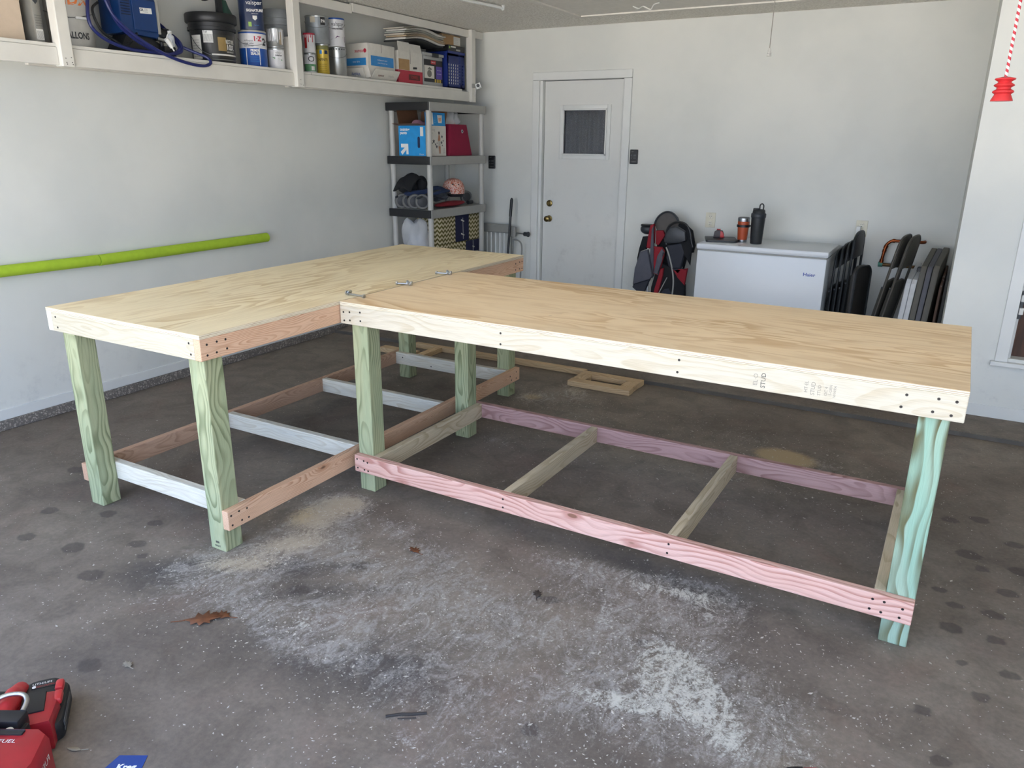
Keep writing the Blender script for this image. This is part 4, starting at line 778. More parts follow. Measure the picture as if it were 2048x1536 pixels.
# ---------------------------------------------------------------- grey plastic shelving unit in the corner
rk = thing('shelving_unit', 'grey plastic shelving unit with black end rails in the back left corner', 'shelf', (-1.935, 4.31, SZ))
RS = [(1.905, .072), (1.458, .073), (1.003, .075), (.548, .072), (.10, .07)]
RGX, RGY = .235, .46
for zt, hh in RS:
    z1_ = zt - SZ; z0_ = z1_ - hh
    b = MB()
    b.box((-RGX + .012, -RGY + .012, z1_ - .012), (RGX - .012, RGY - .012, z1_))
    for sx in (-1, 1): b.box((sx * RGX - .012, -RGY, z0_), (sx * RGX + .012, RGY, z1_), .003) if 0 else b.box((min(sx * RGX, sx * (RGX - .02)), -RGY + .002, z0_), (max(sx * RGX, sx * (RGX - .02)), RGY - .002, z1_), .004)
    b.build('shelf_panel', M_['grey'], rk, 18)
    for sy in (-1, 1): box('end_rail', (-RGX + .004, min(sy * RGY, sy * (RGY + .012)), z0_ + .004), (RGX - .006, max(sy * RGY, sy * (RGY + .012)), z1_ - .001), M_['black'], rk, .004)
tops = sorted(q[0] - SZ for q in RS)
for sx in (-1, 1):
    for sy in (-1, 1):
        b = MB(); c_ = (sx * (RGX - .036), sy * (RGY - .034))
        prev = 0
        for (zt, hh) in sorted(RS): b.cyl((*c_, prev), (*c_, zt - SZ - hh + .004), .025, seg=18); prev = zt - SZ - .002
        b.build('post', mat('post_grey', 'b4b3ad', .45, var=.02) if 'post_grey' not in bpy.data.materials else bpy.data.materials['post_grey'], rk)
Z2, Z3, Z4 = 1.4595, 1.0045, .5495
# training pants box
CY = M_['cyan']
t = thing('cardboard_box', 'bright blue and white training pants box, open at the top, on upper rack shelf', 'box', (-1.915, 4.035, Z2))
b = MB()
for lo, hi in (((-.145, -.155, 0), (.145, .155, .004)), ((-.145, -.155, 0), (.145, -.152, .255)), ((-.145, .152, 0), (.145, .155, .255)), ((-.145, -.155, 0), (-.142, .155, .255)), ((.142, -.155, 0), (.145, .155, .255))): b.box(lo, hi)
b.build('carton', M_['kraft'], t, 0)
patch('front_print', .29, .253, CY, t, frame(0, -.1556, .128, (1, 0, 0), (0, 0, 1)))
fr = lambda x, z: frame(x, -.1561, z, (1, 0, 0), (0, 0, 1))
text('training', .034, M_['white'], t, fr(-.128, .222), align='LEFT', bold=.03); text('pants', .034, M_['white'], t, fr(-.128, .194), align='LEFT', bold=.03)
UP = [[(-.03, .035), (.028, .035), (.03, -.03), (.012, -.03), (.012, -.002), (-.0, .012), (-.03, .012)], [(-.034, -.016), (-.02, -.034), (.012, -.002), (.0, .012)]]
poly_print('arrow_logo', [[(x * 1.35, z * 1.35) for x, z in p] for p in UP], M_['white'], t, fr(-.082, .055))
poly_print('grip_hole', [(.072 + x, z) for x, z in round_poly(.026, .095, .0125)], M_['navy'], t, fr(0, .115)); patch('label', .032, .075, M_['paper'], t, fr(.105, .205)); text('30 count', .02, M_['white'], t, fr(.10, .015), sx=.7)
patch('side_print', .31, .253, M_['whitecard'], t, frame(.1456, 0, .128, (0, 1, 0), (0, 0, 1)))
sd = lambda y, z, e=0: frame(.1461 + e, y, z, (0, 1, 0), (0, 0, 1))
text('training', .03, M_['grey'], t, sd(-.06, .222)); text('pants', .03, M_['grey'], t, sd(-.08, .196)); poly_print('purple_tab', [(x, z) for x, z in round_poly(.03, .09, .014)], M_['purple'], t, sd(-.085, .06))
for i in range(3): text('size 4T', .013, M_['dark'], t, sd(.125, .06 - .016 * i), sx=.7)
# a child printed on the side, plain silhouette with stars
SKN = mat('printed_skin', 'a9785a', .6); CLO = mat('printed_clothes', 'b9b4a8', .6)
poly_print('printed_child', [[(.035, .205), (.05, .21), (.06, .2), (.058, .185), (.045, .18), (.036, .19)]], mat('printed_hair', '3a2a22', .6), t, sd(0, 0))
poly_print('printed_child', [[(.04, .183), (.056, .18), (.066, .16), (.066, .13), (.036, .13), (.034, .165)], [(.036, .085), (.052, .085), (.052, .02), (.044, .02)], [(.052, .085), (.068, .085), (.068, .02), (.058, .02)], [(.036, .17), (.028, .14), (.03, .115), (.036, .13)]], SKN, t, sd(0, 0))
poly_print('printed_child', [[(.034, .13), (.068, .13), (.07, .083), (.034, .083)]], CLO, t, sd(0, 0, .0002))
def star(c, r): return [(c[0] + (r if i % 2 == 0 else r * .42) * math.sin(PI * i / 5), c[1] + (r if i % 2 == 0 else r * .42) * math.cos(PI * i / 5)) for i in range(10)]
poly_print('printed_stars', [star(c, r) for c, r in (((-.035, .125), .022), ((-.01, .10), .014), ((.01, .08), .02), ((-.055, .11), .009), ((.085, .115), .02), ((.092, .165), .018), ((.11, .13), .012), ((.095, .09), .01), ((.015, .11), .009))], M_['dark'], t, sd(0, 0))
b = MB(); b.box((-.003, -.15, 0), (0, .15, .11), 0, T(.145, 0, .255) @ RY(R(-3))); b.build('flap', CY, t, 0)
fm = T(.1456, 0, .255) @ RY(R(-3)); poly_print('arrow_logo', [[(x * 1.35, z * 1.5) for x, z in p] for p in UP], M_['white'], t, fm @ frame(.0003, -.075, .055, (0, 1, 0), (0, 0, 1)))
poly_print('pictured_pants', [[(.04, .02), (.095, .02), (.105, .085), (.03, .085)]], M_['paper'], t, fm @ frame(.0003, 0, .005, (0, 1, 0), (0, 0, 1))); poly_print('pictured_pants', [[(.05, .03), (.085, .035), (.09, .065), (.045, .06)]], mat('pale_orange', 'd9a37c', .6), t, fm @ frame(.0006, 0, .005, (0, 1, 0), (0, 0, 1)))
for i in range(4): text('- - -', .014, M_['white'], t, fm @ frame(.0004, -.01, .03 + .018 * i, (0, 1, 0), (0, 0, 1)))
b = MB(); b.box((-.14, -.002, 0), (.14, .0, .10), 0, T(0, -.155, .255) @ RX(R(82))); b.box((-.0, -.15, 0), (.003, .15, .16), 0, T(-.145, 0, .255) @ RY(R(-9))); b.box((-.14, 0, 0), (.14, .003, .13), 0, T(0, .155, .255) @ RX(R(-14))); b.build('flap', mat('brown_card', '6e4d36', .8), t, 0)
PINK = mat('pink_cloth', 'a87a88', .9)
def blob(name, c, r, m, par, seed=0, amp=.18, f=3.0, seg=26, rings=16, flat=None):
    g = np.random.default_rng(seed); K = g.normal(size=(10, 3)) * f; ph = g.uniform(0, 6.28, 10); b = MB(); b.ball((0, 0, 0), 1., seg, rings)
    for v in b.bm.verts:
        p = np.array(v.co); d = 1 + amp * float(np.sin(K @ p + ph).sum()) / 3.2
        q = [p[i] * d * r[i] + c[i] for i in range(3)]
        if flat is not None: q[2] = max(q[2], flat)
        v.co = q
    return b.build(name, m, par, 60)
blob('cloth_bundle', (.0, -.03, .25), (.075, .075, .055), PINK, t, 3)
# crimson bin with a clear bag in it
CRM = mat('crimson_felt', '8a1538', .85, bump=.15, bscale=400)
t = thing('fabric_bin', 'crimson fabric bin with a metal eyelet beside the training pants box', 'bin', (-1.92, 4.44, Z2))
b = MB(); lo_, hi_ = round_poly(.30, .40, .02, 3), round_poly(.25, .29, .02, 3); n_ = len(lo_)
b._add([(x, y, 0) for x, y in lo_] + [(x, y, .275) for x, y in hi_] + [(x * .96, y * .96, .275) for x, y in hi_] + [(x * .9, y * .9, .02) for x, y in lo_], [tuple(range(n_))[::-1], tuple(range(3 * n_, 4 * n_))] + [(k * n_ + i, k * n_ + (i + 1) % n_, (k + 1) * n_ + (i + 1) % n_, (k + 1) * n_ + i) for k in range(3) for i in range(n_)])
b.build('bin', CRM, t, 40)
b = MB(); mq = T(.128, .05, .215) @ RY(PI / 2 - R(5.5)); b.lathe([(.009, .003), (.016, .004), (.018, 0), (.016, -.002)], 20, mq); b.build('eyelet', M_['steel'], t); MB().cyl((0, 0, -.001), (0, 0, .0035), .009, seg=16, M=mq).build('eyelet_hole', M_['black'], t)
a = NT('clear_film'); FILM = a.fin((.9, .92, .94, 1), .12, 0., a.noise(a.obj(), 40., 3.), .5, .01); a.p.inputs['Alpha'].default_value = .38
bg = thing('plastic_bag', 'clear plastic bag with small things bulging out of crimson bin', 'bag', (-1.92, 4.43, Z2 + .24))
blob('film', (0, 0, .075), (.095, .11, .085), FILM, bg, 8, .3, 4.); blob('contents', (0, -.01, .03), (.075, .09, .045), mat('peach_things', 'b8917c', .7), bg, 12, .3, 5.)
# umbrella stroller, cushion and helmet on the middle shelf
NAVYC = mat('navy_fabric', '2b3a5c', .9, bump=.2, bscale=500); CHAR = mat('charcoal_fabric', '45484f', .9, bump=.2, bscale=500); TYRE = mat('grey_tyre', '72716e', .7); HUB = mat('grey_hub', '3c3d40', .5)
us = thing('umbrella_stroller', 'folded black and blue umbrella stroller lying on the middle rack shelf', 'stroller', (-1.935, 4.2, Z3))
def wheel(par, c, r, w_, rz, name='wheel', spokes=False):
    m = T(*c) @ RZ(rz) @ RY(PI / 2); wv = bpy.data.objects.new(name, None); link(wv, par); wv.empty_display_size = .02
    b = MB(); b.lathe([(r * .72, -w_ / 2), (r * .93, -w_ / 2), (r, -w_ * .3), (r, w_ * .3), (r * .93, w_ / 2), (r * .72, w_ / 2), (r * .72, -w_ / 2)], 28, m); b.build('tyre', TYRE, wv)
    b = MB(); b.lathe([(0, -w_ * .35), (r * .73, -w_ * .25), (r * .73, w_ * .25), (r * .5, w_ * .3), (r * .2, w_ * .42), (0, w_ * .42)], 24, m); b.build('hub', HUB, wv)
for i, (x_, y_) in enumerate(((.115, -.325), (.04, -.335), (-.03, -.325), (-.10, -.335))): wheel(us, (x_, y_, .067), .066, .036, R(-42))
wheel(us, (.085, .44, .066), .060, .034, R(-30))
b = MB(); b.ball((-.06, -.30, .195), (.09, .10, .07), M=T(0, 0, 0)); b.build('canopy', M_['black_soft'], us); 
b = MB(); b.grid(lambda u, v: (-.145 + .19 * v + .03 * u, -.40 + .20 * u, .12 + .165 * math.sin(PI * (.1 + .62 * u)) - .02 * math.cos(6.28 * v)), 14, 8); b.build('canopy_cover', M_['black_soft'], us, 80, solid=.012)
b = MB(); b.ball((0.02, -.2, .215), (.055, .05, .07)); b.build('canopy_end', M_['black_soft'], us)
blob('seat_fabric', (-.0, -.07, .125), (.13, .26, .05), NAVYC, us, 5, .2, 4.); blob('seat_fabric', (.06, -.02, .10), (.11, .13, .04), CHAR, us, 6, .25, 5.)
for x_ in (-.12, 0.0, .12): MB().tube(smooth_path([(x_, -.40, .10), (x_, -.1, .15), (x_ * .9, .15, .11), (x_ * .9, .26, .10)], 5), .010, 8).build('frame_tube', M_['dark'], us)
MB().cyl((.195, .30, .028), (.195, .37, .028), .018).build('handle_grip', M_['black'], us)
cu = blob('cushion', (-1.785, 4.27, Z3 + .026), (.062, .22, .026), mat('dark_red_cloth', '7c1722', .9, bump=.2, bscale=300), None, 9, .12, 3., flat=Z3 + .001); tag(cu, 'dark red flat cushion under the helmet on rack shelf', 'cushion')
he = thing('bike_helmet', 'coral leopard-print child bike helmet on the middle rack shelf', 'helmet', (-1.85, 4.42, Z3 + .138), R(20))
a = NT('coral_spots'); co = a.obj(); v1 = a.n('TexVoronoi', {'Vector': co, 'Scale': 75.}, 0); v2 = a.noise(co, 50., 2.)
HSH = a.fin(a.mix(a.smooth(a.math('ADD', v1, a.math('MULTIPLY', v2, .3)), .58, .68), lin('c4694e'), lin('dfbcae')), .35)
b = MB(); b.lathe([(.102, -.035), (.108, 0), (.104, .04), (.085, .08), (.05, .105), (0, .115)], 32, Matrix.Diagonal((1, .92, 1, 1)).to_4x4()); b.build('shell', HSH, he, 60)
MB().lathe([(.103, -.036), (.107, -.028), (.1, -.055), (.08, -.055), (.08, -.03)], 32, Matrix.Diagonal((1, .92, 1, 1)).to_4x4()).build('rim', M_['black'], he)
for q, z_ in ((-80, .06), (-45, .055), (-62, .028), (-20, .03), (-100, .03)):
    MB().ball((.098 * math.cos(R(q)) * (1 - z_ * 2.2), .092 * math.sin(R(q)) * (1 - z_ * 2.2), z_), (.012, .012, .007), 12, 8).build('vent', M_['black'], he)
# lower rack shelf: bag and chevron bins
t = thing('plastic_bag', 'large clear plastic bag of cloths on the lower rack shelf', 'bag', (-1.96, 3.965, Z4))
blob('film', (0, 0, .185), (.125, .11, .175), FILM, t, 21, .16, 4., flat=.002); blob('contents', (.01, 0, .13), (.10, .085, .11), mat('grey_cloths', '9fa3a8', .9), t, 22, .2, 4., flat=.004); blob('contents', (.07, .06, .09), (.04, .04, .07), mat('peach_cloth', 'c79a85', .9), t, 23, .2)
a = NT('chevron_canvas'); co = a.obj(); x, y, z = a.sep(co); u_ = a.math('ADD', x, y)
zg = a.math('MULTIPLY', a.math('ABSOLUTE', a.math('SUBTRACT', a.math('FRACT', a.math('MULTIPLY', u_, 19.)), .5)), .05)
ch = a.math('GREATER_THAN', a.math('FRACT', a.math('MULTIPLY', a.math('ADD', z, zg), 25.)), .5)
CHEV = a.fin(a.mix(ch, lin('5f5626'), lin('c9bd9c')), .9)
NV = mat('navy_canvas', '1d1f3e', .9)
for i, (z0_, h_, lb) in enumerate(((Z4, .118, 'lower chevron fabric bin with navy panel, under the other chevron bin'), (Z4 + .12, .25, 'upper chevron fabric bin with navy strap panel on the lower rack shelf'))):
    t = thing('fabric_bin', lb, 'bin', (-1.915, 4.43, z0_), 0, 'chevron fabric bins'); b = MB(); b.box((-.14, -.33, 0), (.14, .33, h_), .008); b.build('bin', CHEV, t, 18)
    yp = (-.10, .13) if i else (.08, .32); box('panel', (.1402, yp[0], .002), (.146, yp[1], h_ - .003), NV, t, .002)
    if i:
        MB().tube([(.148, .02, .22), (.148, .022, .12), (.148, .024, .02)], .0025, 6).build('cord', M_['grey'], t)
        for z_ in (.195, .065): MB().cyl((.149, -.01, z_ + .008), (.149, .035, z_ - .008), .006, seg=10).build('toggle', M_['whitecard'], t)
    else:
        MB().tube([(.148, .2, .11), (.148, .202, .05), (.148, .2, .0)], .0025, 6).cyl((.149, .19, .055), (.149, .215, .045), .007, seg=10).build('toggle', M_['grey'], t)
# ---------------------------------------------------------------- wall fittings and things by the back wall
for x_, z_, lb in ((-.268, 1.468, 'black keypad remote on the wall right of the door'), (-1.755, 1.392, 'black keypad remote on the wall between rack and door')):
    t = thing('wall_remote', lb, 'remote', (x_, 4.979, z_), 0, 'black wall remotes')
    box('case', (-.037, -.020, -.062), (.037, 0, .062), M_['black'], t, .006)
    for kx, kz, kw, kh in ((-.018, .012, .016, .016), (.012, .012, .026, .016), (-.018, -.012, .012, .008), (.012, -.012, .026, .008)): box('button', (kx - kw / 2, -.0225, kz - kh / 2), (kx + kw / 2, -.0202, kz + kh / 2), mat('button_grey', '4d4f50', .5) if 'button_grey' not in bpy.data.materials else bpy.data.materials['button_grey'], t, .001)
    text('- control', .013, M_['grey'], t, frame(0, -.0204, -.042, (1, 0, 0), (0, 0, 1))); text('open', .010, M_['grey'], t, frame(-.01, -.0204, .045, (1, 0, 0), (0, 0, 1)))
OUT = mat('almond_plastic', 'd5d0bb', .4)
for x_, z_, lb in ((.47, .95, 'almond double outlet on the wall above the freezer left end'), (1.686, .95, 'almond outlet with white plug above the folded chairs')):
    t = thing('outlet', lb, 'outlet', (x_, 4.979, z_), 0, 'wall outlets')
    box('plate', (-.043, -.006, -.064), (.043, 0, .064), OUT, t, .003)
    for dz in (.027, -.027):
        MB().prism(round_poly(.034, .034, .012), .004, frame(0, -.0062, dz, (1, 0, 0), (0, 0, 1)), .001).build('socket', mat('socket_plastic', 'e0dcca', .4) if 'socket_plastic' not in bpy.data.materials else bpy.data.materials['socket_plastic'], t)
        b = MB()
        for dx in (-.007, .007): b.box((dx - .0014, -.0108, dz + .001), (dx + .0014, -.0101, dz + .011))
        b.cyl((0, -.0108, dz - .008), (0, -.0101, dz - .008), .0028, seg=10); b.build('slots', M_['ink'], t)
pg = thing('power_plug', 'white and black plug in the right outlet', 'plug', (1.672, 4.966, .925))
box('plug', (-.022, -.035, -.02), (.012, -.0, .045), M_['white'], pg, .006); MB().tube(smooth_path([(0, -.03, -.02), (.0, -.05, -.06), (.0, -.03, -.2), (0, -.02, -.5), (0, -.02, -.85)], 5), .005, 7).build('cable', M_['black'], pg)
# baby gate and broom
gt = thing('baby_gate', 'grey metal baby gate leaning on wall between rack and door', 'gate', (-1.62, 4.90, SZ))
GG = mat('gate_grey', '8a8a85', .5); ZB = .70
box('top_bar', (-.22, -.02, .69), (.115, .015, .775), GG, gt, .01); box('bottom_bar', (-.22, -.012, .02), (.115, .008, .05), GG, gt, .006)
for i in range(7): MB().cyl((-.20 + .05 * i, 0, .04), (-.20 + .05 * i, 0, .70), .008, seg=10).build('bar', M_['white_trim'], gt)
box('latch_post', (.13, -.012, .03), (.155, .012, .74), GG, gt, .005); box('latch', (.12, -.03, .66), (.19, .012, .76), GG, gt, .01)
MB().cyl((.19, 0, .70), (.30, -.01, .695), .007).build('spindle', M_['steel'], gt); MB().cyl((.285, -.01, .695), (.325, -.012, .694), .021).cyl((.325, -.012, .694), (.335, -.012, .694), .026).build('wall_cup', M_['dark'], gt)
MB().tube(smooth_path([(.155, -.005, .63), (.22, -.005, .625), (.255, -.005, .57), (.25, -.005, .40), (.235, -.005, .03)], 6), .008, 8).build('frame_tube', GG, gt)
br = thing('broom', 'black broom handle leaning on wall in front of baby gate', 'broom', (-1.475, 4.773, SZ))
MB().cyl((-.005, 0, .10), (.0, .105, 1.01), .0115, seg=12).ball((.0, .107, 1.02), (.012, .012, .018)).build('handle', M_['black'], br); MB().cyl((.0, .085, .86), (.0, .1055, 1.02), .0145, seg=12).build('grip', M_['black'], br)
b = MB(); b.box((-.14, -.025, .06), (.14, .025, .10), .008); b.build('head', M_['dark'], br); b = MB(); b.box((-.15, -.035, .0), (.15, .035, .06), .004); b.build('bristles', M_['black'], br)
# jogging stroller beside the freezer
js = thing('jogging_stroller', 'folded red, grey and black stroller standing left of the freezer', 'stroller', (.17, 4.70, SZ))
PADM = dict(grey=mat('slate_fabric', '55565f', .9, bump=.25, bscale=400), dark=mat('dark_slate_fabric', '33353d', .9, bump=.25, bscale=400), red=mat('red_fabric', '8a1a26', .85, bump=.25, bscale=400), black=M_['black_soft'], mesh=mat('grey_mesh', '5b5754', .9))
def zc_(zx, zy): return (.146 + (zx - 566) * .000542 - .17, 1.018 - (zy - 121) * .000554 - SZ)
def pad(name, poly, y0_, th, m, bev=.008, par=js):
    p = [zc_(*q) for q in poly]; return MB().prism(p, th, frame(0, y0_, 0, (1, 0, 0), (0, 0, 1)), bev).build(name, m, par, 40)
def rod(name, pts, y_, r, m, par=js): return MB().tube(smooth_path([(zc_(*q)[0], y_, zc_(*q)[1]) for q in pts], 5), r, 8).build(name, m, par)
pad('canopy', [(370, 330), (400, 250), (450, 180), (520, 130), (590, 115), (670, 135), (740, 200), (775, 270), (760, 420), (600, 620), (420, 420)], .10, .05, PADM['mesh'], .015)
pad('inner_shell', [(420, 600), (560, 420), (680, 320), (850, 265), (1000, 385), (1062, 610), (1040, 720), (935, 740), (945, 640), (900, 900), (860, 980), (640, 1000), (480, 1000)], .09, .03, PADM['black'], .008)
rod('canopy_rim', [(370, 340), (400, 250), (450, 180), (520, 130), (590, 115), (670, 135), (740, 200), (775, 270)], .045, .008, M_['dark'])
pad('inner_lining', [(420, 410), (540, 400), (580, 470), (480, 640), (430, 620)], .05, .03, PADM['red'])
pad('side_panel', [(350, 320), (410, 300), (420, 420), (430, 600), (360, 690), (305, 680), (330, 500)], .02, .05, PADM['red'], .012)
pad('side_panel', [(385, 380), (415, 330), (430, 600), (460, 780), (470, 1110), (440, 1150), (385, 800)], -.01, .03, PADM['grey'], .008)
b = MB(); b.ball((zc_(265, 400)[0], .04, zc_(265, 400)[1]), (.062, .05, .045)); b.build('tray', M_['dark'], js); b = MB(); b.lathe([(0, .012), (.052, .010), (.058, 0), (.05, -.01), (0, -.01)], 24, T(zc_(265, 360)[0], .035, zc_(265, 355)[1] + .008) @ Matrix.Diagonal((1.05, .8, 1, 1))); b.build('tray_rim', M_['black'], js)
pad('strap', [(200, 520), (330, 500), (300, 640), (230, 760), (200, 900), (170, 985), (130, 950), (125, 860), (160, 700)], .06, .04, PADM['black'], .012)
pad('leg_cover', [(230, 740), (365, 690), (470, 1100), (430, 1160), (140, 1270), (170, 1000)], -.03, .05, PADM['grey'], .015); pad('leg_cover', [(140, 1270), (420, 1165), (330, 1390), (210, 1380), (125, 1320)], -.01, .05, PADM['dark'], .012)
pad('piping', [(228, 735), (365, 682), (366, 692), (229, 745)], -.034, .004, M_['whitecard'], 0); 
pad('seat_cushion', [(450, 640), (590, 640), (640, 700), (630, 780), (570, 1090), (480, 1060), (500, 900)], -.03, .04, PADM['red'], .012); pad('seat_cushion', [(530, 780), (600, 660), (645, 720), (600, 830), (575, 1080), (490, 1050)], -.05, .03, PADM['grey'], .012)
rod('piping', [(585, 650), (530, 740), (500, 900), (485, 1030)], -.055, .0025, M_['whitecard'])
pad('backrest', [(640, 620), (890, 560), (950, 700), (900, 960), (700, 980), (660, 800)], .03, .06, PADM['dark'], .02)
pad('hood', [(620, 560), (640, 430), (700, 330), (820, 310), (960, 380), (980, 520), (880, 560), (700, 580)], -.02, .06, M_['dark'], .02)
rod('handle_bar', [(640, 600), (625, 480), (660, 340), (740, 270), (850, 250), (950, 290), (1010, 390), (1040, 520), (1075, 620)], -.03, .010, M_['black'])
pad('handle_cover', [(870, 560), (960, 320), (1030, 420), (1060, 590), (1050, 900), (950, 740)], .0, .03, PADM['black'], .01)
pad('side_wing', [(780, 960), (900, 980), (1030, 940), (1000, 1210), (880, 1100)], -.02, .04, PADM['red'], .012); pad('side_wing', [(780, 960), (960, 950), (880, 1045)], -.03, .03, PADM['dark'], .008)
pad('basket', [(480, 1090), (600, 900), (780, 960), (990, 1210), (1010, 1500), (990, 1650), (420, 1650), (430, 1300)], .03, .07, PADM['black'], .02)
pad('pocket', [(640, 1330), (670, 1300), (740, 1280), (780, 1330), (790, 1450), (600, 1450)], -.02, .03, PADM['dark'], .01)
rod('frame_tube', [(650, 640), (720, 800), (780, 1000), (810, 1200), (800, 1450), (780, 1750)], -.04, .007, M_['grey']); rod('frame_tube', [(400, 1180), (410, 1430), (420, 1750)], -.03, .006, M_['grey']); rod('frame_tube', [(350, 1250), (355, 1430), (360, 1780)], .0, .010, M_['steel'])
pad('red_strut', [(590, 980), (650, 960), (640, 1080), (560, 1450), (500, 1700), (450, 1700), (520, 1300)], -.04, .03, PADM['red'], .008); rod('brake_rod', [(705, 1110), (580, 1380)], -.05, .004, M_['grey'])
for x_, y_, r_ in ((-.17, .0, .11), (.17, -.03, .11), (.0, -.10, .085)): wheel(js, (x_, y_, r_ + .001), r_, .045, R(60) if r_ < .1 else 0)
# ---------------------------------------------------------------- chest freezer and what stands on it
FRZ = mat('freezer_enamel', 'd9dde0', .28, var=.015, scale=3)
fz = thing('chest_freezer', 'white chest freezer against the back wall', 'freezer', (1.04, 4.67, SZ))
b = MB(); b.box((-.497, -.29, .03), (.497, .28, .738), .012); b.build('cabinet', FRZ, fz, 30); box('plinth', (-.48, -.27, 0), (.48, .27, .035), M_['dark'], fz)
box('gasket', (-.49, -.283, .737), (.49, .275, .748), M_['grey'], fz, .002)
b = MB(); b.box((-.505, -.298, .747), (.505, .285, .793), .012); b.build('lid', FRZ, fz, 30)
for x_ in (-.35, .35): box('hinge', (x_ - .03, .27, .70), (x_ + .03, .298, .78), M_['grey'], fz)
b = MB().lathe([(.004, 0), (.010, .002), (.012, 0)], 16, T(-.165, -.275, .7935)); b.build('lock_ring', M_['steel'], fz)
text('Haier', .036, mat('logo_blue', '23409a', .4), fz, frame(.382, -.2905, .612, (1, 0, 0), (0, 0, 1)), bold=.02, sx=1.1)
FT = SZ + .794
t = thing('tablet', 'flat black slab lying on the freezer lid', 'tablet', (.655, 4.66, FT), R(18)); MB().prism(round_poly(.25, .30, .02), .014, None, .004).build('slab', M_['black'], t, 30)
t = thing('tape_measure', 'red and black tape measure lying on black slab', 'tape measure', (.625, 4.70, FT + .0148), R(12))
MB().prism([(-.042, 0), (.04, 0), (.042, .03), (.03, .058), (-.01, .066), (-.036, .05)], .05, frame(0, .025, 0, (1, 0, 0), (0, 0, 1)), .006).build('case', mat('tape_dark', '3a3234', .5), t, 40)
MB().prism([(.012, .004), (.041, .004), (.042, .03), (.03, .056), (.012, .058)], .054, frame(0, .027, 0, (1, 0, 0), (0, 0, 1)), .004).build('side_cover', M_['red'], t, 40); MB().box((-.02, -.012, .064), (.012, .012, .072), .003).box((.042, -.01, .002), (.048, .01, .012), .001).build('lock_button', M_['red'], t)
t = thing('tumbler', 'rust-orange steel tumbler with black band handle on freezer', 'tumbler', (.83, 4.66, FT)); RST = mat('rust_orange', 'b4512f', .4, .1)
lathe('base', [(0, 0), (.036, 0), (.037, .004), (.0375, .018), (0, .018)], M_['steel'], t); lathe('body', [(.0375, .018), (.038, .02), (.047, .15), (.0475, .165), (0, .165)], RST, t); lathe('rim', [(.0475, .165), (.0485, .18), (.0485, .19), (.046, .192), (.045, .18), (0, .178)], M_['steel'], t)
lathe('lid', [(.045, .178), (.046, .195), (.04, .198), (0, .194)], mat('smoke_lid', '54504c', .2), t)
b = MB(); b.lathe([(.0455, .118), (.052, .119), (.052, .137), (.0465, .138)], 28); b.tube(smooth_path([(.05, .01, .13), (.075, .012, .125), (.085, .014, .09), (.082, .014, .05), (.062, .012, .035)], 5), .006, 8); b.build('band_handle', M_['black'], t)
t = thing('shaker_bottle', 'tall black shaker bottle with loop cap on freezer beside tumbler', 'bottle', (.955, 4.60, FT)); SHK = mat('shaker_black', '25282a', .45)
lathe('body', [(0, 0), (.044, 0), (.046, .004), (.054, .20), (.0545, .215), (0, .215)], SHK, t); lathe('collar', [(.056, .205), (.058, .208), (.058, .235), (.054, .24), (0, .24)], M_['dark'], t); lathe('cap', [(.05, .24), (.047, .262), (.04, .27), (0, .272)], SHK, t)
box('spout_lid', (-.045, -.016, .262), (.0, .016, .278), M_['black'], t, .005); MB().tube(smooth_path([(.005, 0, .268), (.004, 0, .30), (.018, 0, .314), (.032, 0, .30), (.031, 0, .266)], 6), .005, 8).build('carry_loop', M_['black'], t)
# ---------------------------------------------------------------- folded chairs and tables against the back wall
def folded_chair(label, x, y, rz, lean, tall, m, padm, grp, back_h=.18, bw=.40, dx=0.0):
    """stands folded flat: thickness along local X, width along local Y"""
    t = thing('folding_chair', label, 'chair', (x, y, SZ), rz, grp); Lm = RY(lean)
    hw = bw / 2
    b = MB(); b.tube(smooth_path([(0, -hw - .01, .012), (0, -hw, .35), (0, -hw + .01, tall - .12), (0, -hw + .06, tall - .02), (0, 0, tall), (0, hw - .06, tall - .02), (0, hw - .01, tall - .12), (0, hw, .35), (0, hw + .01, .012)], 6), .0092, 8, M=Lm); b.build('front_frame', m, t)
    b = MB(); b.tube(smooth_path([(-.017, -hw + .03, .012), (-.017, -hw + .03, .3), (-.015, -hw + .03, tall * .60)], 5), .0085, 8, M=Lm); b.tube(smooth_path([(-.017, hw - .03, .012), (-.017, hw - .03, .3), (-.015, hw - .03, tall * .60)], 5), .0085, 8, M=Lm); b.cyl((-.017, -hw + .03, .12), (-.017, hw - .03, .12), .008, M=Lm); b.build('rear_legs', m, t)
    b = MB(); n = 10; P_ = [(-hw + .03, 0), (hw - .03, 0)] + [((hw - .03) * math.cos(PI * i / n) , back_h * .55 + back_h * .45 * math.sin(PI * i / n)) for i in range(n + 1)]
    b.prism(P_, .018, Lm @ frame(-.008, 0, tall - back_h + .006, (0, 1, 0), (0, 0, 1)), .006); b.build('backrest', padm, t)
    b = MB(); b.prism(round_poly(bw - .07, tall * .44, .05), .02, Lm @ frame(-.018, 0, tall * .42, (0, 1, 0), (0, 0, 1)), .01); b.build('seat', padm, t)
    for s in (-1, 1):
        MB().cyl((0, s * (hw - .005), tall * .60), (-.018, s * (hw - .005), tall * .60), .008, M=Lm).build('hinge', M_['dark'], t)
    return t
CHB = mat('black_chair_paint', '1d2022', .45, .2); CHP = mat('black_vinyl', '23211f', .5); CB2 = mat('brown_chair_paint', '4e4a42', .5, .2); CP2 = mat('brown_vinyl', '57534a', .6)
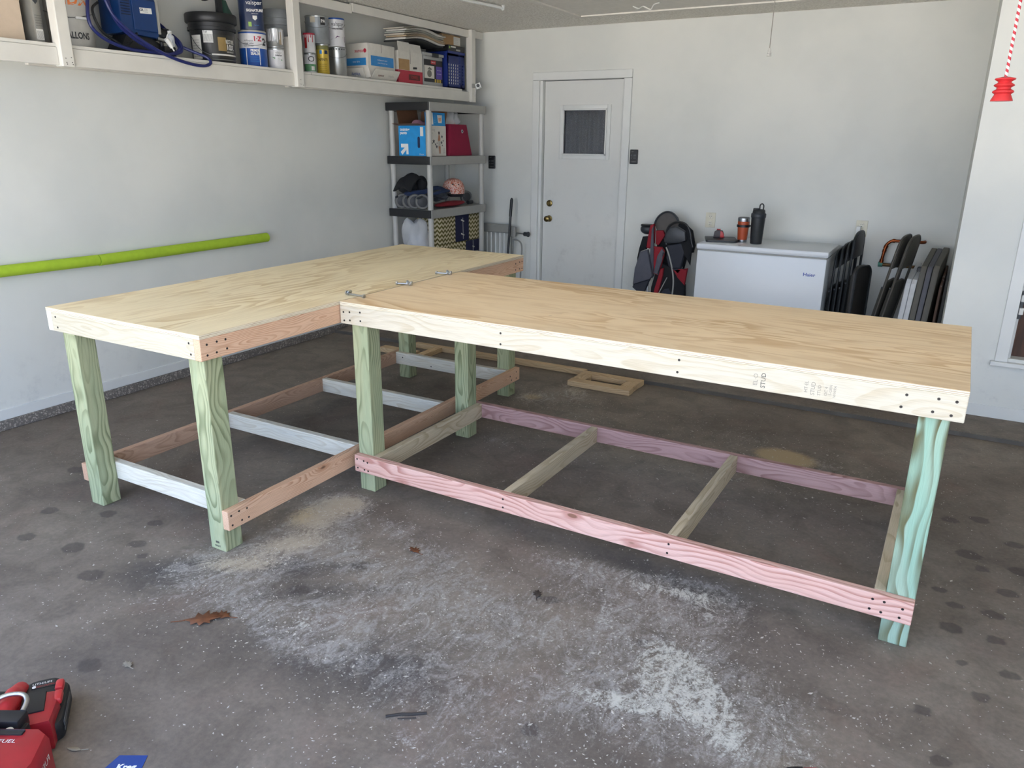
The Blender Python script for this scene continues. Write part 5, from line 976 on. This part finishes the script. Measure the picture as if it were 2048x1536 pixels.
for i, (x_, tl, lb) in enumerate(((1.590, .80, 'black folding chair touching the freezer side'), (1.627, .835, 'second black folding chair counted from the freezer'), (1.664, .86, 'third black folding chair counted from the freezer'), (1.701, .93, 'taller black folding chair with rounded back, farthest from the freezer'))):
    folded_chair(lb, x_, 4.70 - .01 * i, R(-5), R(.6), tl, CHB, CHP, 'black folding chairs beside the freezer', .20 if i == 3 else .15, .40)
t = thing('booster_seat', 'dark padded seat standing in front of the tall black chair', 'seat', (1.765, 4.43, SZ), R(-8))
MB().prism(round_poly(.24, .70, .07), .03, frame(0, 0, .36, (.22, .97, 0), (0, 0, 1)), .012).build('cushion', CHP, t)
MB().tube([Vector(p) + Vector((.032, -.008, .36)) for p in [(.22 * x, .97 * x, z) for x, z in round_poly(.23, .69, .07)]], .008, 8, closed=True).build('rim', CHB, t)
for i, (x_, lb) in enumerate(((1.885, 'brown folding chair leaning right, nearer the copper pipe'), (1.935, 'brown folding chair leaning right against the white folding table'))):
    folded_chair(lb, x_, 4.60, R(-9), R(9.5 if i == 0 else 10), .945, CB2, CP2, 'brown folding chairs by the pipe', .24, .40)
def slab(name, label, cat, x, th, m, poly, lean, grp=None, halves=1, rim=None, yaw=-5):
    t = thing(name, label, cat, (x, 4.45, SZ), R(yaw), grp)
    for h in range(halves):
        b = MB(); b.prism(poly, th / halves - .0015, RY(lean) @ frame(h * th / halves, 0, 0, (0, 1, 0), (0, 0, 1)), .005); b.build('tabletop', m, t, 30)
        if rim: b = MB(); b.prism([(u * .97 + .008, v * .97 + .01) for u, v in poly], .002, RY(lean) @ frame(h * th / halves - .001, 0, 0, (0, 1, 0), (0, 0, 1))); b.build('underside', rim, t, 0)
    return t
WP_ = [(0, 0), (0, .605), (.02, .635), (.40, .71), (.44, .69), (.44, 0)]; DP_ = [(0, 0), (0, .70), (.02, .735), (.40, .825), (.44, .80), (.44, 0)]
TW = mat('white_table_plastic', 'd5d5d4', .4); TD = mat('grey_brown_table', '5d594f', .55); TD2 = mat('slate_table', '55545a', .5)
t = slab('folding_table', 'white folding table folded in two halves, leaning right', 'table', 2.047, .072, TW, WP_, R(3.4), 'folded tables in the alcove', 2)
box('hinge', (.03, .20, .62), (.0715, .26, .70), M_['black'], t, .004, RY(R(3.4)))
slab('folding_table', 'grey-brown folded table right of the white folding table', 'table', 2.122, .040, TD, DP_, R(3.3), 'folded tables in the alcove', 1)
slab('folding_table', 'slate grey folded table, middle of the three dark tables', 'table', 2.164, .036, TD2, DP_, R(3.2), 'folded tables in the alcove', 1)
slab('folding_table', 'grey-brown folded table nearest the alcove corner', 'table', 2.203, .042, TD, [(u, v + .01) for u, v in DP_], R(3.1), 'folded tables in the alcove', 1)
a = NT('paint_splashed_brown'); co = a.obj(); n = a.noise(co, 14., 4., .7)
t = slab('old_board', 'brown board with white paint smears at the alcove corner', 'board', 2.288, .018, a.fin(a.mix(a.smooth(n, .56, .66), lin('5d463a'), lin('a79a92')), .7), [(0, 0), (0, .58), (.02, .60), (.40, .70), (.44, .68), (.44, 0)], R(1.2), yaw=-2.5)
# copper pipe with valve
COP = mat('copper', '8a4a2c', .35, 1., var=.25, scale=30); BRZ = mat('old_bronze', '6b5236', .5, .8, var=.3, scale=30); VERD = mat('verdigris', '4f8576', .8)
pp = thing('copper_pipe', 'copper pipe loop with valve handle on the back wall', 'pipe', (1.87, 4.92, .70))
MB().tube(smooth_path([(.0, 0, .01), (.004, 0, .05), (.012, 0, .11), (.022, 0, .148), (.055, 0, .176), (.09, 0, .177), (.17, 0, .177), (.27, .0, .178), (.28, .06, .178)], 5), .012, 10).build('pipe', COP, pp)
b = MB()
for p, q in (((0, 0, .0), (.001, 0, .028)), ((.008, 0, .085), (.012, 0, .108)), ((.012, 0, .115), (.02, 0, .14)), ((.056, 0, .1765), (.075, 0, .177))): b.cyl(p, q, .0155)
b.build('coupling', COP, pp)
MB().cyl((-.012, 0, -.012), (.125, .0, -.014), .0135).cyl((.125, 0, -.014), (.29, .0, -.014), .012).cyl((.285, 0, -.014), (.285, .065, -.014), .013).build('supply_pipe', BRZ, pp); MB().cyl((-.02, 0, -.012), (.012, 0, -.012), .02).build('corroded_joint', VERD, pp)
MB().cyl((.11, -.0, -.014), (.125, -.01, .07), .010).lathe([(0, 0), (.03, .002), (.034, .008), (.03, .014), (0, .016)], 8, T(.125, -.01, .07)).cyl((.11, 0, -.014), (.115, 0, .03), .017).build('valve', BRZ, pp)
# ---------------------------------------------------------------- pool noodle on the left wall
NO = mat('lime_foam', 'a6c430', .8, bump=.3, bscale=300)
nd = thing('pool_noodle', 'lime green foam noodle in two lengths fixed along the left wall', 'pool noodle', (-2.165, 0, .886))
MB().cyl((0, -1.4, .03), (0, 1.014, -.004), .032, seg=24).build('foam_length', NO, nd); MB().cyl((.001, 1.02, -.006), (.001, 2.36, .0), .0335, seg=24).lathe([(0, 0), (.012, .001), (.013, .0005)], 16, T(.001, 2.3605, 0) @ RX(-PI / 2)).build('foam_length', NO, nd)
# ---------------------------------------------------------------- red cordless tool at the lower left
tl = thing('cordless_nailer', 'red and black cordless tool with silver hook on the floor', 'power tool', (.263, -.936, 0), .5136)
RT = mat('tool_red', '9c2028', .38, var=.12, scale=18); RT2 = mat('tool_red_bright', 'b5272c', .35); BT = mat('tool_black', '1a1a1c', .55); GR = mat('tool_grey', '4a4b4d', .5)
bat = T(.052, .044, 0) @ RZ(R(23))
b = MB(); b.prism(round_poly(.112, .195, .028, 4), .062, bat @ T(0, 0, .004), .010); b.prism(round_poly(.095, .18, .03, 4), .03, bat @ T(-.006, .0, .060), .010); b.build('battery', BT, tl, 35)
MB().box((.056, -.08, .04), (.0585, .05, .056), .002, bat).box((.056, -.08, .026), (.058, -.05, .034), .001, bat).build('battery_rib', GR, tl)
box('battery_label', (-.034, .046, .0902), (.026, .074, .0912), M_['black'], tl, 0, bat)
text('LITHIUM', .013, M_['paper'], tl, bat @ T(-.008, .066, .0916)); text('HIGH OUTPUT', .009, M_['red'], tl, bat @ T(.002, .053, .0916)); MB().cyl((-.027, .053, .0912), (-.027, .053, .0925), .005, M=bat).build('button', M_['white'], tl)
b = MB(); b.box((.028, .018, .078), (.05, .06, .100), .007, bat); b.box((.03, -.035, .078), (.052, .012, .100), .007, bat); b.build('latch', RT2, tl, 35)
b = MB(); b.prism([(-.055, .022), (.036, .012), (.045, -.03), (.035, -.12), (-.075, -.12), (-.07, -.02)], .10, bat @ T(0, 0, .0), .012); b.build('foot', RT, tl, 35)
b = MB(); b.prism([(-.045, .018), (.012, .008), (.016, -.075), (-.045, -.075)], .008, bat @ T(0, 0, .097), .003); b.build('foot_plate', BT, tl, 35)
b = MB(); b.tube(smooth_path([(-.032, .082, .085), (-.018, .035, .105), (-.002, -.01, .115), (.01, -.07, .115)], 5), [.022] * 5 + [.024] * 5 + [.026] * 6, 14); b.build('handle', RT2, tl, 60)
b = MB(); b.tube(smooth_path([(-.11, .08, .03), (-.09, .07, .05), (-.075, .03, .06), (-.085, -.05, .06)], 5), .03, 12); b.build('trigger_housing', BT, tl, 60)
b = MB(); b.box((-.05, -.112, .10), (.09, -.066, .146), .006); b.box((-.0, -.14, .07), (.10, -.08, .12), .008); b.build('hook_block', BT, tl, 25)
MB().tube(smooth_path([(-.02, -.07, .144), (-.008, -.036, .152), (.018, -.02, .154), (.05, -.02, .154), (.072, -.04, .152), (.078, -.07, .144)], 6), .0065, 10).build('hook', M_['steel'], tl); MB().cyl((.075, -.125, .10), (.077, -.130, .135), .011).build('hook_screw', M_['steel'], tl)
b = MB(); b.prism([(-.0, -.122), (.155, -.122), (.186, -.142), (.208, -.24), (.19, -.36), (-.06, -.38), (-.14, -.32), (-.12, -.17)], .145, None, .022); b.build('body', RT, tl, 40)
box('vent_window', (.06, -.158, .1455), (.13, -.140, .1467), BT, tl, .003); box('bumper', (-.14, -.215, .142), (.055, -.135, .172), mat('bumper_grey', '2c3036', .5), tl, .012)
text('FUEL', .016, M_['paper'], tl, T(.105, -.178, .1458), sx=1.3)
for k, s_ in enumerate(('FUEL',)): text(s_, .026, M_['paper'], tl, frame(.1985, -.19, .085, (.22, -1, 0), (0, 0, 1)))
t2 = thing('cordless_drill', 'top of a red and black tool at the bottom edge of the photo', 'power tool', (2.19, -.085, 0), .5136)
b = MB(); b.tube(smooth_path([(-.03, .0, .048), (-.01, .006, .048), (.012, .006, .048)], 4), .045, 14); b.build('body', BT, t2, 60); b = MB(); b.tube([(.018, .006, .048), (.05, .006, .048)], .043, 14); b.build('cap', RT2, t2, 60)
# blue card
t = thing('card', 'blue card with white lettering on the floor by the red tool', 'card', (.607, -.857, .0008), .5136 + R(2))
MB().prism([(-.062, -.09), (.058, -.09), (.052, .028), (-.024, .03), (-.05, -.03)], .0012).build('card', mat('card_blue', '183f86', .3), t, 0); text('Kreg', .026, M_['white'], t, T(.012, -.012, .0016) @ Matrix.Shear('XY', 4, (.25, 0)), bold=.04)
# ---------------------------------------------------------------- leaves, twig, wood chips
LEAF = mat('dry_oak_leaf', '6b3f22', .7, var=.25, scale=40); LEAF2 = mat('pale_dry_leaf', '8d8576', .8)
OAK = [(0, -.06), (.012, -.035), (.034, -.03), (.02, -.012), (.045, .0), (.024, .012), (.036, .034), (.014, .03), (.008, .056), (0, .07), (-.010, .05), (-.03, .046), (-.02, .024), (-.044, .018), (-.02, .0), (-.036, -.018), (-.012, -.024)]
def leaf(label, x, y, rz, s, m, poly=OAK, curl=.22):
    b = MB(); c = b.bm.verts.new((0, 0, .004 * s)); vs_ = [b.bm.verts.new((px * s, py * s, .003 + abs(px) * curl * s + .12 * s * py * py * 10)) for px, py in poly]
    for i in range(len(vs_)): b.bm.faces.new((c, vs_[i], vs_[(i + 1) % len(vs_)]))
    b.tube([(0, -.055 * s, .004), (.004, -.10 * s, .006)], .0012, 5)
    o = b.build('dry_leaf', m, None, 30, loc=(x, y, .0006), solid=.0008); o.rotation_euler = (0, 0, rz); return tag(o, label, 'leaf', 'fallen leaves on the floor')
leaf('large brown dry oak leaf on the floor in front of left table', .256, -.321, R(-50), 1.0, LEAF, curl=.12); leaf('second brown oak leaf just right of the large one', .30, -.27, R(100), .6, LEAF, curl=.12)
leaf('small brown curled leaf on the floor between the tables', .615, .426, R(70), .5, LEAF)
leaf('pale oval dry leaf on the floor right of red tool', .445, -.893, R(110), .42, LEAF2, [(0, -.05), (.016, -.02), (.018, .01), (.008, .04), (0, .052), (-.012, .03), (-.017, 0), (-.012, -.03)], .1)
leaf('small dark dry leaf on the floor under the pink rail', 1.19, .40, R(20), .42, mat('dark_leaf', '3b322b', .8)); leaf('grey curled leaf on the floor at lower left', .255, -.60, R(75), .35, LEAF2)
tw = MB().tube([(1.10, -.37, .004), (1.135, -.34, .005), (1.16, -.325, .004), (1.195, -.30, .004)], .004, 6).tube([(1.135, -.36, .003), (1.18, -.33, .003)], .0015, 5).build('twig', mat('dark_bark', '37322e', .9)); tag(tw, 'dark broken twig on the floor in the foreground', 'twig')
g = np.random.default_rng(5); b = MB(); CHIPS = []
for cx, cy, rx, ry, an, am in DUST:
    for k in range(int(300 * rx * ry * am * 22)):
        u, v = g.normal(size=2) * .75; ca, sa = math.cos(R(an)), math.sin(R(an)); CHIPS.append((cx + u * rx * ca - v * ry * sa, cy + u * rx * sa + v * ry * ca))
for k in range(1500): CHIPS.append((g.uniform(-1.6, 3.2), g.uniform(-1.2, 2.9)))
LEGS = [(-.077, .077), (-.876, .077), (-.077, 2.361), (-.876, 2.361), (.08, .815), (2.345, .79), (.09, 1.615), (2.355, 1.59)]
for x_, y_ in CHIPS:
    if not (-2.1 < x_ < 4.4 and -1.4 < y_ < 3.03): continue
    if any(abs(x_ - lx) < .075 and abs(y_ - ly) < .075 for lx, ly in LEGS) or (y_ > 2.65 and x_ < .75) or (y_ < -.72 and x_ < .75): continue
    s_ = g.uniform(.0009, .0026) * (1.8 if g.random() < .06 else 1); q = g.uniform(0, 6.28); l_ = s_ * g.uniform(1, 2.6); dx_, dy_ = math.cos(q), math.sin(q)
    z_ = g.uniform(.0008, .0022); vv = [b.bm.verts.new(p) for p in ((x_ - dx_ * l_, y_ - dy_ * l_, z_), (x_ + dy_ * s_, y_ - dx_ * s_, .0004), (x_ + dx_ * l_, y_ + dy_ * l_, z_ * .6), (x_ - dy_ * s_, y_ + dx_ * s_, .0004))]
    b.bm.faces.new(vv)
o = b.build('sawdust_chips', mat('sawdust', 'bdb6aa', .9, var=.2, scale=60), None, 0); tag(o, 'fine pale sawdust chips scattered over the floor', 'sawdust', None, 'stuff')
flush_texts()
